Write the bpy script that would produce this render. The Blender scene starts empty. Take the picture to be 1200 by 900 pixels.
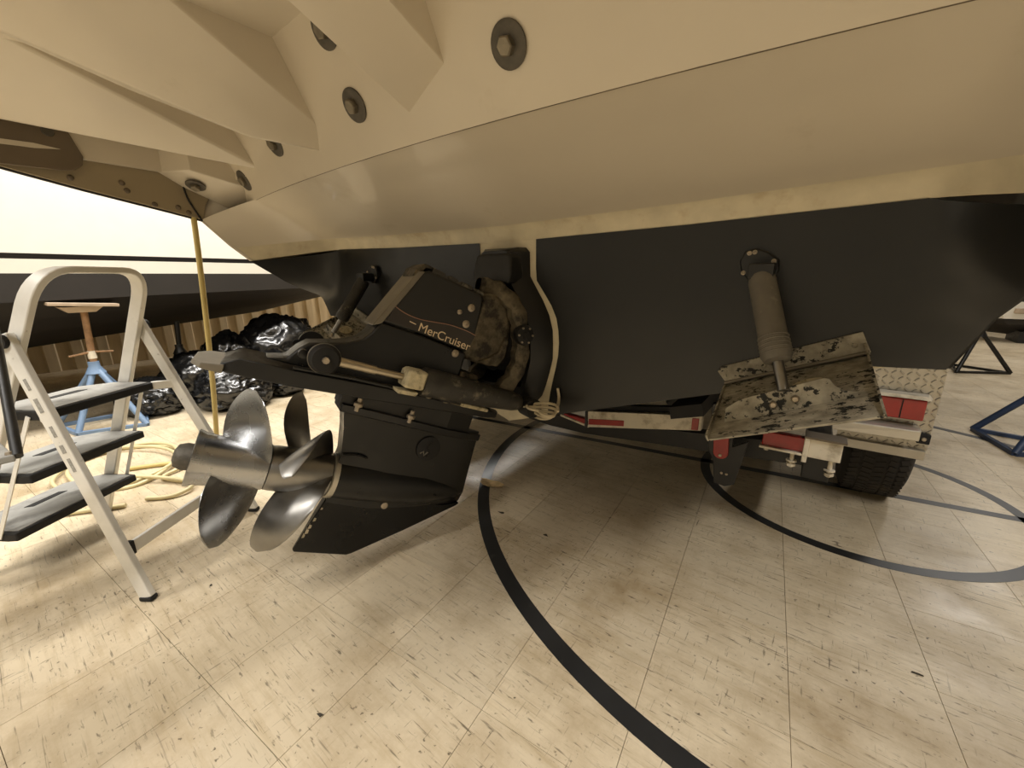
import bpy, bmesh, math, random
from mathutils import Vector, Matrix, noise

random.seed(7)
S = bpy.context.scene
COL = S.collection
R = math.radians
V = Vector

# ---------------------------------------------------------------- camera, light, exposure
cam_d = bpy.data.cameras.new('camera')
cam_d.sensor_width = 36.0
cam_d.lens = 475.0 / 1200.0 * 36.0
cam_d.clip_start = 0.02
cam = bpy.data.objects.new('camera', cam_d)
COL.objects.link(cam)
CAM = V((0.92, -1.2, 0.976))
cam.matrix_world = Matrix.Translation(CAM) @ (Matrix.Rotation(R(37), 4, 'Z') @ Matrix.Rotation(R(90 - 14.7), 4, 'X') @ Matrix.Rotation(R(-0.57), 4, 'Z'))
S.camera = cam

world = bpy.data.worlds.new('world')
S.world = world
world.use_nodes = True
world.node_tree.nodes['Background'].inputs[0].default_value = (1.0, 0.93, 0.8, 1)
world.node_tree.nodes['Background'].inputs[1].default_value = 0.02

def lamp(name, loc, size, watts, col=(1.0, 0.955, 0.895), rz=0.0, aim=None):
    d = bpy.data.lights.new(name, 'AREA')
    d.shape = 'RECTANGLE'
    d.size, d.size_y = size
    d.energy = watts
    d.color = col
    o = bpy.data.objects.new(name, d)
    COL.objects.link(o)
    o.location = loc
    o.rotation_euler = (0, 0, rz)
    return o

# ceiling tube lamps of the workshop, rows between the boats
lamp('ceiling_lamp', (-2.2, 0.6, 3.9), (0.35, 2.4), 245)
lamp('ceiling_lamp', (-2.2, -2.8, 3.9), (0.35, 2.4), 130)
lamp('ceiling_lamp', (-5.0, 5.2, 3.9), (0.35, 2.4), 190)
lamp('ceiling_lamp', (0.9, -3.0, 3.9), (0.35, 2.4), 165)
lamp('ceiling_lamp', (3.2, -1.8, 3.9), (0.35, 2.4), 120)
lamp('ceiling_lamp', (3.6, 3.4, 3.9), (0.35, 2.4), 18)
lamp('ceiling_lamp', (3.2, 6.4, 3.9), (0.35, 2.4), 90)

S.view_settings.view_transform = 'Standard'
S.view_settings.look = 'None'
S.view_settings.gamma = 1.0
S.view_settings.use_curve_mapping = False
S.view_settings.exposure = 0.0
S.cycles.use_denoising = True
S.cycles.max_bounces = 8
S.cycles.diffuse_bounces = 5
S.cycles.glossy_bounces = 4
S.cycles.sample_clamp_indirect = 6.0
S.cycles.caustics_reflective = False
S.cycles.caustics_refractive = False

# ---------------------------------------------------------------- materials
def lin(c):
    return tuple(((x / 255) / 12.92 if x / 255 <= 0.04045 else ((x / 255 + 0.055) / 1.055) ** 2.4) for x in c) + (1,)

class NT:
    def __init__(s, name):
        s.m = bpy.data.materials.new(name)
        s.m.use_nodes = True
        s.t = s.m.node_tree
        s.b = s.t.nodes['Principled BSDF']
    def n(s, kind, **kw):
        nd = s.t.nodes.new(kind)
        for k, v in kw.items():
            if k.startswith('i_'):
                nd.inputs[k[2:].replace('_', ' ')].default_value = v
            else:
                setattr(nd, k, v)
        return nd
    def l(s, a, b):
        s.t.links.new(a, b)
    def pos(s, scale=(1, 1, 1), rot=(0, 0, 0), obj=False):
        if obj:
            src = s.n('ShaderNodeTexCoord').outputs['Object']
        else:
            src = s.n('ShaderNodeNewGeometry').outputs['Position']
        mp = s.n('ShaderNodeMapping')
        mp.inputs['Scale'].default_value = scale
        mp.inputs['Rotation'].default_value = rot
        s.l(src, mp.inputs['Vector'])
        return mp.outputs[0]
    def noise(s, vec, scale, detail=4, rough=0.55):
        nd = s.n('ShaderNodeTexNoise')
        nd.inputs['Scale'].default_value = scale
        nd.inputs['Detail'].default_value = detail
        nd.inputs['Roughness'].default_value = rough
        s.l(vec, nd.inputs['Vector'])
        return nd.outputs['Fac']
    def ramp(s, fac, stops):
        r = s.n('ShaderNodeValToRGB')
        els = r.color_ramp.elements
        while len(els) < len(stops):
            els.new(0.5)
        for e, (p, c) in zip(els, stops):
            e.position = p
            e.color = c if len(c) == 4 else tuple(c) + (1,)
        s.l(fac, r.inputs[0])
        return r.outputs[0]
    def mix(s, fac, a, b, mode='MIX'):
        m = s.n('ShaderNodeMix', data_type='RGBA', blend_type=mode)
        for sock, v in ((m.inputs[0], fac), (m.inputs[6], a), (m.inputs[7], b)):
            if hasattr(v, 'is_linked'):
                s.l(v, sock)
            else:
                sock.default_value = v
        return m.outputs[2]
    def math(s, op, a, b=0.0):
        m = s.n('ShaderNodeMath', operation=op)
        for sock, v in ((m.inputs[0], a), (m.inputs[1], b)):
            if hasattr(v, 'is_linked'):
                s.l(v, sock)
            else:
                sock.default_value = v
        return m.outputs[0]
    def bump(s, h, strength, dist=0.002):
        b = s.n('ShaderNodeBump')
        b.inputs['Strength'].default_value = strength
        b.inputs['Distance'].default_value = dist
        s.l(h, b.inputs['Height'])
        s.l(b.outputs[0], s.b.inputs['Normal'])
    def set(s, **kw):
        for k, v in kw.items():
            sock = s.b.inputs[{'color': 'Base Color', 'rough': 'Roughness', 'metal': 'Metallic', 'coat': 'Coat Weight', 'spec': 'Specular IOR Level'}.get(k, k)]
            if hasattr(v, 'is_linked'):
                s.l(v, sock)
            else:
                sock.default_value = v
        return s

def mat(name, col, rough=0.5, metal=0.0, var=0.15, vscale=8.0, bump=0.0, bscale=60.0, dirt=None, dirt_lo=0.55, dirt_hi=0.7, dscale=5.0, coat=0.0, spec=0.5, rvar=0.0):
    k = NT(name)
    p = k.pos()
    c = lin(col)
    f = k.noise(p, vscale, 5)
    dark = tuple(x * (1 - var) for x in c[:3]) + (1,)
    lite = tuple(min(1, x * (1 + var)) for x in c[:3]) + (1,)
    out = k.ramp(f, [(0.3, dark), (0.7, lite)])
    if dirt:
        d = k.noise(p, dscale, 8, 0.65)
        msk = k.ramp(d, [(dirt_lo, (0, 0, 0)), (dirt_hi, (1, 1, 1))])
        out = k.mix(msk, out, lin(dirt))
    k.set(color=out, metal=metal, coat=coat, spec=spec)
    if rvar:
        rr = k.ramp(k.noise(p, vscale * 2.3, 5), [(0.3, (max(0, rough - rvar),) * 3), (0.7, (min(1, rough + rvar),) * 3)])
        k.set(rough=rr)
    else:
        k.set(rough=rough)
    if bump:
        k.bump(k.noise(p, bscale, 5), bump)
    return k.m

M = {}
M['gelcoat'] = mat('white gelcoat', (200, 191, 174), 0.33, var=0.05, vscale=2.0, dirt=(166, 154, 126), dirt_lo=0.6, dirt_hi=0.9, dscale=3.0, coat=0.25)
M['gelcoat_edge'] = mat('stained gelcoat edge', (206, 196, 170), 0.5, var=0.1, vscale=14, dirt=(170, 145, 104), dirt_lo=0.55, dirt_hi=0.85, dscale=9)
M['platform_trim'] = mat('taupe platform skirt', (150, 137, 112), 0.5, var=0.06, vscale=4)
M['bracket_taupe'] = mat('dull taupe plate', (98, 86, 70), 0.45, var=0.1, vscale=8)
M['antifoul'] = mat('black bottom paint', (26, 26, 25), 0.33, var=0.2, vscale=5, bump=0.03, bscale=160, spec=0.45, rvar=0.04)
M['black_paint'] = mat('black engine paint', (20, 20, 19), 0.36, var=0.2, vscale=9, rvar=0.1, spec=0.45)
M['black_satin'] = mat('satin black metal', (17, 17, 17), 0.42, var=0.25, vscale=11, rvar=0.1)
M['black_gloss'] = mat('gloss black skeg', (9, 10, 11), 0.25, var=0.2, vscale=6, rvar=0.06, spec=0.35)
M['cowl'] = mat('black cowl plastic', (25, 24, 22), 0.45, var=0.15, vscale=7)
M['decal'] = mat('dark brown decal panel', (44, 38, 34), 0.35, var=0.15, vscale=20)
M['decal_line'] = mat('copper decal line', (150, 112, 88), 0.4)
M['decal_text'] = mat('cream lettering', (222, 203, 170), 0.45, var=0.03)
M['cowl_band'] = mat('grey cowl band', (118, 112, 100), 0.4, metal=0.3, var=0.12, vscale=20)
M['steel'] = mat('polished stainless', (172, 173, 174), 0.27, metal=1.0, var=0.06, vscale=7, rvar=0.04)
M['steel_worn'] = mat('worn stainless', (150, 148, 144), 0.36, metal=1.0, var=0.12, vscale=12, rvar=0.06)
M['nut'] = mat('rough prop nut', (98, 94, 86), 0.6, metal=0.6, var=0.25, vscale=60, bump=0.6, bscale=250)
M['rod'] = mat('steel rod', (176, 164, 142), 0.3, metal=0.9, var=0.15, vscale=25)
M['crust'] = mat('corroded alloy', (92, 84, 68), 0.7, metal=0.2, var=0.4, vscale=35, bump=0.9, bscale=70, dirt=(38, 34, 28), dirt_lo=0.45, dirt_hi=0.6, dscale=18)
M['crust_light'] = mat('salt crusted anode', (190, 180, 150), 0.8, var=0.25, vscale=60, bump=1.0, bscale=160, dirt=(90, 80, 60), dirt_lo=0.55, dirt_hi=0.68, dscale=50)
M['cylinder'] = mat('flaking cylinder paint', (52, 50, 46), 0.55, metal=0.2, var=0.3, vscale=25, bump=0.5, bscale=90, dirt=(112, 106, 92), dirt_lo=0.55, dirt_hi=0.66, dscale=22)
M['screw'] = mat('screw head', (168, 156, 138), 0.4, metal=0.6, var=0.25, vscale=120)
M['washer'] = mat('dark grey washer', (84, 79, 70), 0.55, metal=0.35, var=0.2, vscale=60)
M['hexbolt'] = mat('hex bolt head', (130, 122, 106), 0.4, metal=0.7, var=0.2, vscale=60)
M['rubber'] = mat('black rubber', (22, 21, 20), 0.75, var=0.2, vscale=30)
M['tire'] = mat('tire rubber', (40, 37, 34), 0.8, var=0.2, vscale=18, dirt=(70, 62, 50), dirt_lo=0.55, dirt_hi=0.75, dscale=12)
M['alu'] = mat('brushed aluminium', (226, 224, 217), 0.42, metal=0.15, var=0.08, vscale=12, dirt=(120, 112, 98), dirt_lo=0.66, dirt_hi=0.75, dscale=30)
M['alu_bright'] = mat('bright aluminium bar', (205, 200, 188), 0.4, metal=0.75, var=0.08, vscale=10)
M['tread'] = mat('diamond plate alloy', (182, 176, 163), 0.38, metal=0.75, var=0.1, vscale=12)
M['step'] = mat('ribbed grey tread', (146, 145, 140), 0.55, var=0.15, vscale=14, dirt=(96, 95, 92), dirt_lo=0.5, dirt_hi=0.7, dscale=9)
M['red'] = mat('red lens', (150, 24, 18), 0.3, var=0.15, vscale=30, coat=0.3)
M['white'] = mat('grubby white paint', (216, 208, 190), 0.5, var=0.06, vscale=12, dirt=(150, 138, 115), dirt_lo=0.5, dirt_hi=0.72, dscale=16)
M['blue'] = mat('blue stand paint', (110, 134, 164), 0.5, var=0.15, vscale=9)
M['blue_dark'] = mat('dark blue stand paint', (38, 54, 82), 0.5, var=0.2, vscale=9)
M['rust'] = mat('rusty screw post', (142, 110, 78), 0.75, var=0.25, vscale=25, bump=0.3, bscale=90)
M['wood'] = mat('pale board', (170, 152, 130), 0.7, var=0.15, vscale=12)
M['hose'] = mat('cream hose', (204, 192, 150), 0.45, var=0.08, vscale=6)
M['hose_y'] = mat('yellow hose', (196, 176, 112), 0.4, var=0.12, vscale=6)
M['bag'] = mat('black bin bag', (14, 14, 14), 0.26, var=0.2, vscale=5, spec=0.8)
M['cord'] = mat('grubby white cord', (196, 184, 158), 0.7, var=0.12, vscale=40)
M['line'] = mat('black floor paint', (38, 38, 38), 0.4, var=0.2, vscale=9, dirt=(70, 68, 62), dirt_lo=0.6, dirt_hi=0.75, dscale=11)
M['hull2'] = mat('glossy white far hull', (232, 230, 222), 0.3, var=0.02)
M['hull2_dark'] = mat('black far bottom paint', (38, 35, 33), 0.6, var=0.15, vscale=3)
M['stripe2'] = mat('black far stripe', (26, 24, 24), 0.3)
M['leaf'] = mat('dry leaf', (205, 180, 135), 0.8, var=0.2, vscale=60)
M['chip'] = mat('dark debris', (60, 54, 44), 0.8, var=0.2, vscale=60)
M['sticker'] = mat('faded grey sticker', (150, 148, 142), 0.6, var=0.3, vscale=160)
M['interior'] = mat('dark interior', (40, 38, 34), 0.8)

def worn_tab():
    k = NT('flaking trim tab paint')
    p = k.pos(scale=(1, 1.6, 1))
    big = k.noise(p, 11, 6, 0.6)
    fine = k.noise(p, 62, 7, 0.7)
    mid = k.noise(k.pos(scale=(14, 60, 40)), 1.6, 5, 0.6)
    s = k.math('ADD', k.math('MULTIPLY', big, 0.38), k.math('ADD', k.math('MULTIPLY', fine, 0.62), k.math('MULTIPLY', mid, 0.3)))
    msk = k.ramp(s, [(0.685, (0, 0, 0)), (0.71, (1, 1, 1))])
    grey = k.ramp(k.noise(p, 30, 4), [(0.3, lin((122, 117, 104))), (0.7, lin((176, 170, 154)))])
    k.set(color=k.mix(msk, grey, lin((22, 23, 22))), rough=0.6, metal=0.1)
    k.bump(s, 0.5, 0.004)
    return k.m
M['tab'] = worn_tab()

def floor_tile():
    k = NT('scuffed cream vinyl tile')
    p = k.pos()
    base = k.ramp(k.noise(p, 1.3, 5, 0.6), [(0.25, lin((198, 183, 156))), (0.75, lin((224, 211, 187)))])
    ob = k.n('ShaderNodeObjectInfo')
    tint = k.ramp(ob.outputs['Random'], [(0.0, (0.93, 0.93, 0.92)), (1.0, (1.04, 1.03, 1.0))])
    base = k.mix(1.0, base, tint, 'MULTIPLY')
    # broad grime
    g = k.ramp(k.noise(p, 2.6, 8, 0.68), [(0.44, (0, 0, 0)), (0.72, (0.85, 0.85, 0.85))])
    base = k.mix(g, base, lin((146, 124, 88)))
    streak = k.noise(k.pos(scale=(3, 34, 1), rot=(0, 0, R(5))), 1.0, 6, 0.65)
    g2 = k.ramp(streak, [(0.5, (0, 0, 0)), (0.72, (0.55, 0.55, 0.55))])
    base = k.mix(g2, base, lin((168, 148, 112)))
    # scratches in several directions
    for sc, ro, lo, hi, amt in (((9, 130, 1), 20, 0.70, 0.76, 0.75), ((140, 11, 1), -14, 0.705, 0.765, 0.7), ((22, 95, 1), 65, 0.695, 0.76, 0.7), ((60, 60, 1), 0, 0.715, 0.77, 0.8), ((5, 170, 1), -38, 0.70, 0.75, 0.6)):
        v = k.noise(k.pos(scale=sc, rot=(0, 0, R(ro))), 1.0, 3, 0.6)
        m1 = k.ramp(v, [(lo - 0.075, (0, 0, 0)), (hi - 0.065, (amt,) * 3)])
        gate = k.ramp(k.noise(p, 3.1 + abs(ro) * 0.02, 3), [(0.38, (0.15, 0.15, 0.15)), (0.58, (1, 1, 1))])
        base = k.mix(k.mix(1.0, m1, gate, 'MULTIPLY'), base, lin((62, 52, 38)))
    # dark oily flecks
    fl = k.ramp(k.noise(p, 46, 2, 0.5), [(0.735, (0, 0, 0)), (0.77, (0.85, 0.85, 0.85))])
    base = k.mix(fl, base, lin((58, 48, 36)))
    k.set(color=base, rough=k.ramp(k.noise(p, 7, 5), [(0.3, (0.3,) * 3), (0.7, (0.5,) * 3)]), spec=0.45)
    k.bump(k.noise(p, 90, 3), 0.06, 0.001)
    return k.m
M['tile'] = floor_tile()
M['grout'] = mat('dark tile joint', (124, 110, 84), 0.8)

def siding():
    k = NT('tan ribbed siding')
    p = k.pos()
    c = k.ramp(k.noise(k.pos(scale=(4, 4, 0.6)), 2.2, 5), [(0.3, lin((196, 176, 140))), (0.7, lin((226, 208, 174)))])
    k.set(color=c, rough=0.6)
    return k.m
M['siding'] = siding()
M['plaster'] = mat('painted workshop wall', (150, 144, 130), 0.8, var=0.05, vscale=1)
M['ceiling'] = mat('grey ceiling panel', (140, 136, 126), 0.85, var=0.04, vscale=1)

# ---------------------------------------------------------------- mesh helpers
class MB:
    def __init__(s):
        s.v, s.f = [], []
    def add(s, vs, fs):
        o = len(s.v)
        s.v += [V(p) for p in vs]
        s.f += [tuple(i + o for i in f) for f in fs]
        return s
    def box(s, c, size, rot=None):
        h = [x / 2 for x in size]
        vs = [V((x, y, z)) for x in (-h[0], h[0]) for y in (-h[1], h[1]) for z in (-h[2], h[2])]
        if rot is not None:
            vs = [rot @ p for p in vs]
        return s.add([p + V(c) for p in vs], [(0, 1, 3, 2), (4, 6, 7, 5), (0, 4, 5, 1), (2, 3, 7, 6), (0, 2, 6, 4), (1, 5, 7, 3)])
    def bar(s, a, b, w, h, up=(0, 0, 1)):
        a, b = V(a), V(b)
        d = (b - a)
        L = d.length
        d.normalize()
        x = d.cross(V(up))
        if x.length < 1e-5:
            x = V((1, 0, 0))
        x.normalize()
        z = x.cross(d)
        m = Matrix((x, d, z)).transposed()
        return s.box((a + b) / 2, (w, L, h), m)
    def prism(s, front, back):
        n = len(front)
        fs = [tuple(range(n)), tuple(range(2 * n - 1, n - 1, -1))]
        fs += [(i, i + n, (i + 1) % n + n, (i + 1) % n) for i in range(n)]
        return s.add(list(front) + list(back), fs)
    def tube(s, path, r, n=10, cap=True, closed=False):
        path = [V(p) for p in path]
        rr = r if isinstance(r, (list, tuple)) else [r] * len(path)
        vs, fs = [], []
        N = len(path)
        prev = None
        for i, p in enumerate(path):
            if closed:
                t = path[(i + 1) % N] - path[i - 1]
            else:
                t = path[min(i + 1, N - 1)] - path[max(i - 1, 0)]
            t.normalize()
            if prev is None:
                x = t.orthogonal().normalized()
            else:
                x = prev - t * prev.dot(t)
                x = x.normalized() if x.length > 1e-6 else t.orthogonal().normalized()
            prev = x
            y = t.cross(x)
            for k in range(n):
                a = 2 * math.pi * k / n
                vs.append(p + (x * math.cos(a) + y * math.sin(a)) * rr[i])
        for i in range(N if closed else N - 1):
            j = (i + 1) % N
            for k in range(n):
                q = (k + 1) % n
                fs.append((i * n + k, i * n + q, j * n + q, j * n + k))
        if cap and not closed:
            fs.append(tuple(range(n - 1, -1, -1)))
            fs.append(tuple((N - 1) * n + k for k in range(n)))
        return s.add(vs, fs)
    def lathe(s, prof, o, axis, n=24):
        """prof: (distance along axis, radius)"""
        o, ax = V(o), V(axis).normalized()
        x = ax.orthogonal().normalized()
        y = ax.cross(x)
        vs, fs = [], []
        for t, r in prof:
            for k in range(n):
                a = 2 * math.pi * k / n
                vs.append(o + ax * t + (x * math.cos(a) + y * math.sin(a)) * max(r, 1e-5))
        for i in range(len(prof) - 1):
            for k in range(n):
                q = (k + 1) % n
                fs.append((i * n + k, i * n + q, (i + 1) * n + q, (i + 1) * n + k))
        fs.append(tuple(range(n - 1, -1, -1)))
        fs.append(tuple((len(prof) - 1) * n + k for k in range(n)))
        return s.add(vs, fs)
    def grid(s, rows, flip=False):
        n = len(rows[0])
        vs = [p for r in rows for p in r]
        fs = []
        for i in range(len(rows) - 1):
            for j in range(n - 1):
                q = (i * n + j, i * n + j + 1, (i + 1) * n + j + 1, (i + 1) * n + j)
                fs.append(q[::-1] if flip else q)
        return s.add(vs, fs)
    def hull(s, pts):
        bm = bmesh.new()
        for p in pts:
            bm.verts.new(p)
        bmesh.ops.convex_hull(bm, input=bm.verts)
        bmesh.ops.delete(bm, geom=[v for v in bm.verts if not v.link_faces], context='VERTS')
        bmesh.ops.dissolve_limit(bm, angle_limit=R(2), verts=bm.verts, edges=bm.edges)
        bm.verts.index_update()
        used = [v for v in bm.verts if v.link_faces]
        ix = {v: i for i, v in enumerate(used)}
        s.add([v.co.copy() for v in used], [tuple(ix[v] for v in f.verts) for f in bm.faces])
        bm.free()
        return s
    def build(s, name, m, parent=None, smooth=None, bevel=0.0, segs=2, solid=0.0, solid_off=-1.0, fixn=True, sub=0):
        me = bpy.data.meshes.new(name)
        me.from_pydata([tuple(p) for p in s.v], [], s.f)
        me.update()
        if fixn:
            bm = bmesh.new()
            bm.from_mesh(me)
            bmesh.ops.recalc_face_normals(bm, faces=bm.faces)
            bm.to_mesh(me)
            bm.free()
        me.materials.append(M[m] if isinstance(m, str) else m)
        o = bpy.data.objects.new(name, me)
        COL.objects.link(o)
        if parent is not None:
            o.parent = parent
            o.location = -wloc(parent)
        if solid:
            md = o.modifiers.new('solid', 'SOLIDIFY')
            md.thickness = solid
            md.offset = solid_off
        if bevel:
            md = o.modifiers.new('bevel', 'BEVEL')
            md.width = bevel
            md.segments = segs
            md.limit_method = 'ANGLE'
            md.angle_limit = R(35)
        if sub:
            md = o.modifiers.new('sub', 'SUBSURF')
            md.levels = md.render_levels = sub
        if smooth is not None:
            me.polygons.foreach_set('use_smooth', [True] * len(me.polygons))
            if smooth < 180:
                me.set_sharp_from_angle(angle=R(smooth))
        return o

def wloc(o):
    v = V((0, 0, 0))
    while o is not None:
        v += o.location
        o = o.parent
    return v

def tag(o, label=None, cat=None, group=None, kind=None):
    if label: o['label'] = label
    if cat: o['category'] = cat
    if group: o['group'] = group
    if kind: o['kind'] = kind
    return o

def thing(name, label, cat, base, group=None):
    o = bpy.data.objects.new(name, None)
    o.empty_display_size = 0.1
    COL.objects.link(o)
    o.location = base
    return tag(o, label, cat, group)

def copy_tree(o, parent=None):
    c = o.copy()
    COL.objects.link(c)
    c.parent = parent
    for ch in list(o.children):
        copy_tree(ch, c)
    return c

def spline(pts, n=8, closed=False):
    pts = [V(p) for p in pts]
    N = len(pts)
    out = []
    for i in range(N if closed else N - 1):
        if closed:
            a, b, c, d = pts[i - 1], pts[i], pts[(i + 1) % N], pts[(i + 2) % N]
        else:
            a, b, c, d = pts[max(i - 1, 0)], pts[i], pts[i + 1], pts[min(i + 2, N - 1)]
        for k in range(n):
            t = k / n
            out.append(0.5 * ((2 * b) + (c - a) * t + (2 * a - 5 * b + 4 * c - d) * t * t + (3 * b - a - 3 * c + d) * t ** 3))
    if not closed:
        out.append(pts[-1])
    return out

def lerp(a, b, t):
    return a + (b - a) * t

def interp(tab, x):
    if x <= tab[0][0]:
        return tab[0][1]
    for (a, fa), (b, fb) in zip(tab, tab[1:]):
        if x <= b:
            return lerp(fa, fb, (x - a) / (b - a))
    return tab[-1][1]

# ================================================================ STRUCTURE
# floor with vinyl tiles, 305 mm, joints 5 degrees off the boat
fb = MB().box((0.0, 2.0, -0.0535), (14.0, 16.0, 0.1)).build('floor', 'grout')
tag(fb, kind='structure')
fb['label'] = 'cream scuffed vinyl tile workshop floor'
TS = 0.305
PH = R(5.0)
E1, E2 = V((math.cos(PH), math.sin(PH), 0)), V((-math.sin(PH), math.cos(PH), 0))
T0 = V((-0.186, -0.723, 0))
hs = TS / 2 - 0.0004
tm = MB().add([E1 * x + E2 * y + V((0, 0, z)) for x, y, z in ((-hs, -hs, -0.0035), (hs, -hs, -0.0035), (hs, hs, -0.0035), (-hs, hs, -0.0035), (-hs + .0003, -hs + .0003, 0), (hs - .0003, -hs + .0003, 0), (hs - .0003, hs - .0003, 0), (-hs + .0003, hs - .0003, 0))],
              [(4, 5, 6, 7), (0, 1, 5, 4), (1, 2, 6, 5), (2, 3, 7, 6), (3, 0, 4, 7)])
Mi = cam.matrix_world.inverted()
cells = []
for i in range(-24, 26):
    for j in range(-18, 34):
        c = T0 + E1 * (TS * (i + 0.5)) + E2 * (TS * (j + 0.5))
        if not (-6.4 < c.x < 6.6 and -5.3 < c.y < 9.4):
            continue
        q = Mi @ c
        seen = False
        if q.z < -0.15:
            px, py = 600 - 475 * q.x / q.z, 450 + 475 * q.y / q.z
            seen = -60 < px < 1260 and 300 < py < 1000
        cells.append((0 if seen else 1, (c - CAM).length, c))
cells.sort(key=lambda t: (t[0], t[1]))
first = tm.build('tile', 'tile', fb)
first.location = cells[0][2] - wloc(fb)
for k, (s_, d_, c) in enumerate(cells[1:300]):
    t = first.copy()
    COL.objects.link(t)
    t.location = c - wloc(fb)
far = MB()
for s_, d_, c in cells[300:]:
    far.add([p + c for p in tm.v], tm.f)
far = far.build('distant_tiles', 'tile', fb, fixn=False)
tag(far, kind='stuff')

# painted court lines
def ring(cx, cy, r, w, a0, a1, n=96):
    m = MB()
    rows = []
    for k in range(n + 1):
        a = lerp(R(a0), R(a1), k / n)
        d = V((math.cos(a), math.sin(a), 0))
        c = V((cx, cy, 0))
        rows.append([c + d * (r - w / 2) + V((0, 0, .0001)), c + d * (r - w / 2) + V((0, 0, .0009)), c + d * (r + w / 2) + V((0, 0, .0009)), c + d * (r + w / 2) + V((0, 0, .0001))])
    return m.grid(rows)
tag(ring(1.0, 1.04, 1.55, 0.052, 0, 360, 180).build('floor_line', 'line'), 'large black circle line curving across the tiles in front of the boat', 'floor line')
tag(ring(1.13, 1.12, 0.595, 0.045, 0, 360, 120).build('floor_line', 'line'), 'small black circle line around the trailer wheel', 'floor line')
tag(MB().bar((-3.2, 0.55, 0.0005), (4.6, 1.6, 0.0005), 0.045, 0.0008).build('floor_line', 'line'), 'straight black line running under the trailer and wheel', 'floor line')

# walls and ceiling
wx = -5.9
prof = []
y = -5.4
while y < 9.6:
    for dy, dx in ((0, 0), (0.10, 0), (0.115, 0.028), (0.20, 0.028), (0.215, 0)):
        prof.append((wx + dx + (y + dy) * -0.03, y + dy))
    y += 0.215
m = MB()
m.grid([[V((x, y, 0)) for x, y in prof], [V((x, y, 4.2)) for x, y in prof]])
wl = m.build('wall_left', 'siding', solid=0.02)
tag(wl, 'tan vertical ribbed siding wall behind the far boat', None, None, 'structure')
for n, c, sz, mm in (('wall_right', (6.7, 2, 2.1), (0.1, 16, 4.2), 'plaster'), ('wall_front', (0, 9.6, 2.1), (14, 0.1, 4.2), 'plaster'), ('wall_back', (0, -5.6, 2.1), (14, 0.1, 4.2), 'plaster'), ('ceiling', (0, 2, 4.25), (14, 16, 0.1), 'ceiling')):
    tag(MB().box(c, sz).build(n, mm), kind='structure')

# ================================================================ MOTORBOAT
boat = thing('motorboat', 'large cream motorboat seen from under its stern, black bottom paint', 'boat', (0, 0, 0.43))
def keelz(x):
    ax = abs(x)
    z = interp([(0, .43), (0.99, .745), (1.02, .775), (1.20, .783), (1.3, .79)], ax)
    return z
RIM = [(1.222, 0.0, .784), (1.245, -.024, .889), (1.25, -.181, .955), (1.252, -.346, 1.063), (1.254, -.42, 1.127), (1.262, -.513, 1.228)]
def groove(x):
    return -.425 + .062 * x * x
def ztop(x):
    return interp([(0, 1.098), (.6, 1.107), (1.09, 1.122), (1.3, 1.13)], abs(x))
XC = 1.06
RIM_S = [(1.15, 0.0, .782), (1.19, -.012, .885), (1.222, -.06, .955), (1.25, -.22, 1.063)]
def rim_at(s, sg=-1):
    """black side: chine to paint top"""
    pts = RIM[:4] if sg < 0 else RIM_S
    t = s * 3
    i = min(int(t), 2)
    return V(pts[i]).lerp(V(pts[i + 1]), t - i)
def border(z):
    return interp([(.40, .17), (.56, .185), (.60, .195), (.63, .2), (.70, .218), (.78, .222), (.86, .205), (.93, .155), (.97, .125), (1.13, .125)], z)
def stern_pt(x, s, off=0.0):
    """transom surface at |x|<=XC: s 0..1 bottom..paint top"""
    return V((x, off, lerp(keelz(x), ztop(x), s)))
def wrap_pt(sg, q, s, off=0.0):
    a = stern_pt(sg * XC, s)
    b = rim_at(s, sg)
    b = V((sg * b.x, b.y, b.z))
    p = a.lerp(b, q)
    p.y = lerp(a.y, b.y, q ** 1.7)
    return p + V((sg * off * q, off * 1.0, 0))
ns = 14
# white transom shell (bare gelcoat shows round the drive and above the paint)
rows = []
for k in range(ns + 1):
    s = k / ns
    r = [stern_pt(lerp(-XC, XC, j / 40), s) for j in range(41)]
    rows.append(r)
MB().grid(rows).build('transom', 'gelcoat_edge', boat, smooth=40)
# black bottom paint on the transom, one panel each side
for sg in (-1, 1):
    rows = []
    for k in range(ns + 1):
        s = k / ns
        r = []
        for j in range(25):
            t = j / 24
            x = 0.5
            for _ in range(12):
                z = lerp(keelz(x), ztop(x), s)
                x = lerp(border(z), XC, t)
            r.append(V((sg * x, -.003, lerp(keelz(x), ztop(x), s))))
        r += [wrap_pt(sg, (j + 1) / 10, s, -.003) for j in range(10)]
        rows.append(r)
    MB().grid(rows).build('bottom_paint', 'antifoul', boat, smooth=40)
# stern underside: lip, sloping tunnel face, cove up to the platform joint
def under_pt(x, k):
    ax = abs(x)
    if ax <= XC:
        g = groove(x)
        prof = [(0.0, ztop(x)), (-.006, ztop(x) + .012), (-.012, ztop(x) + .035), (-.035, ztop(x) + .05), (g * .40, 1.2), (g * .70, 1.262), (g * .76, 1.272), (g * .90, 1.294), (g, 1.31)]
        return V((x, prof[k][0], prof[k][1]))
    q = (ax - XC) / (1.262 - XC)
    a = under_pt(XC, k)
    ends = [(1.252, -.346, 1.063), (1.252, -.36, 1.075), (1.253, -.385, 1.097), (1.254, -.41, 1.118), (1.256, -.44, 1.148), (1.258, -.468, 1.178), (1.259, -.482, 1.194), (1.26, -.497, 1.211), (1.262, -.513, 1.228)]
    p = a.lerp(V(ends[k]), q)
    p.y = lerp(a.y, ends[k][1], q ** 1.5)
    p.z = lerp(a.z, ends[k][2], q ** 1.6)
    return V((math.copysign(p.x, x), p.y, p.z))
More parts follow.
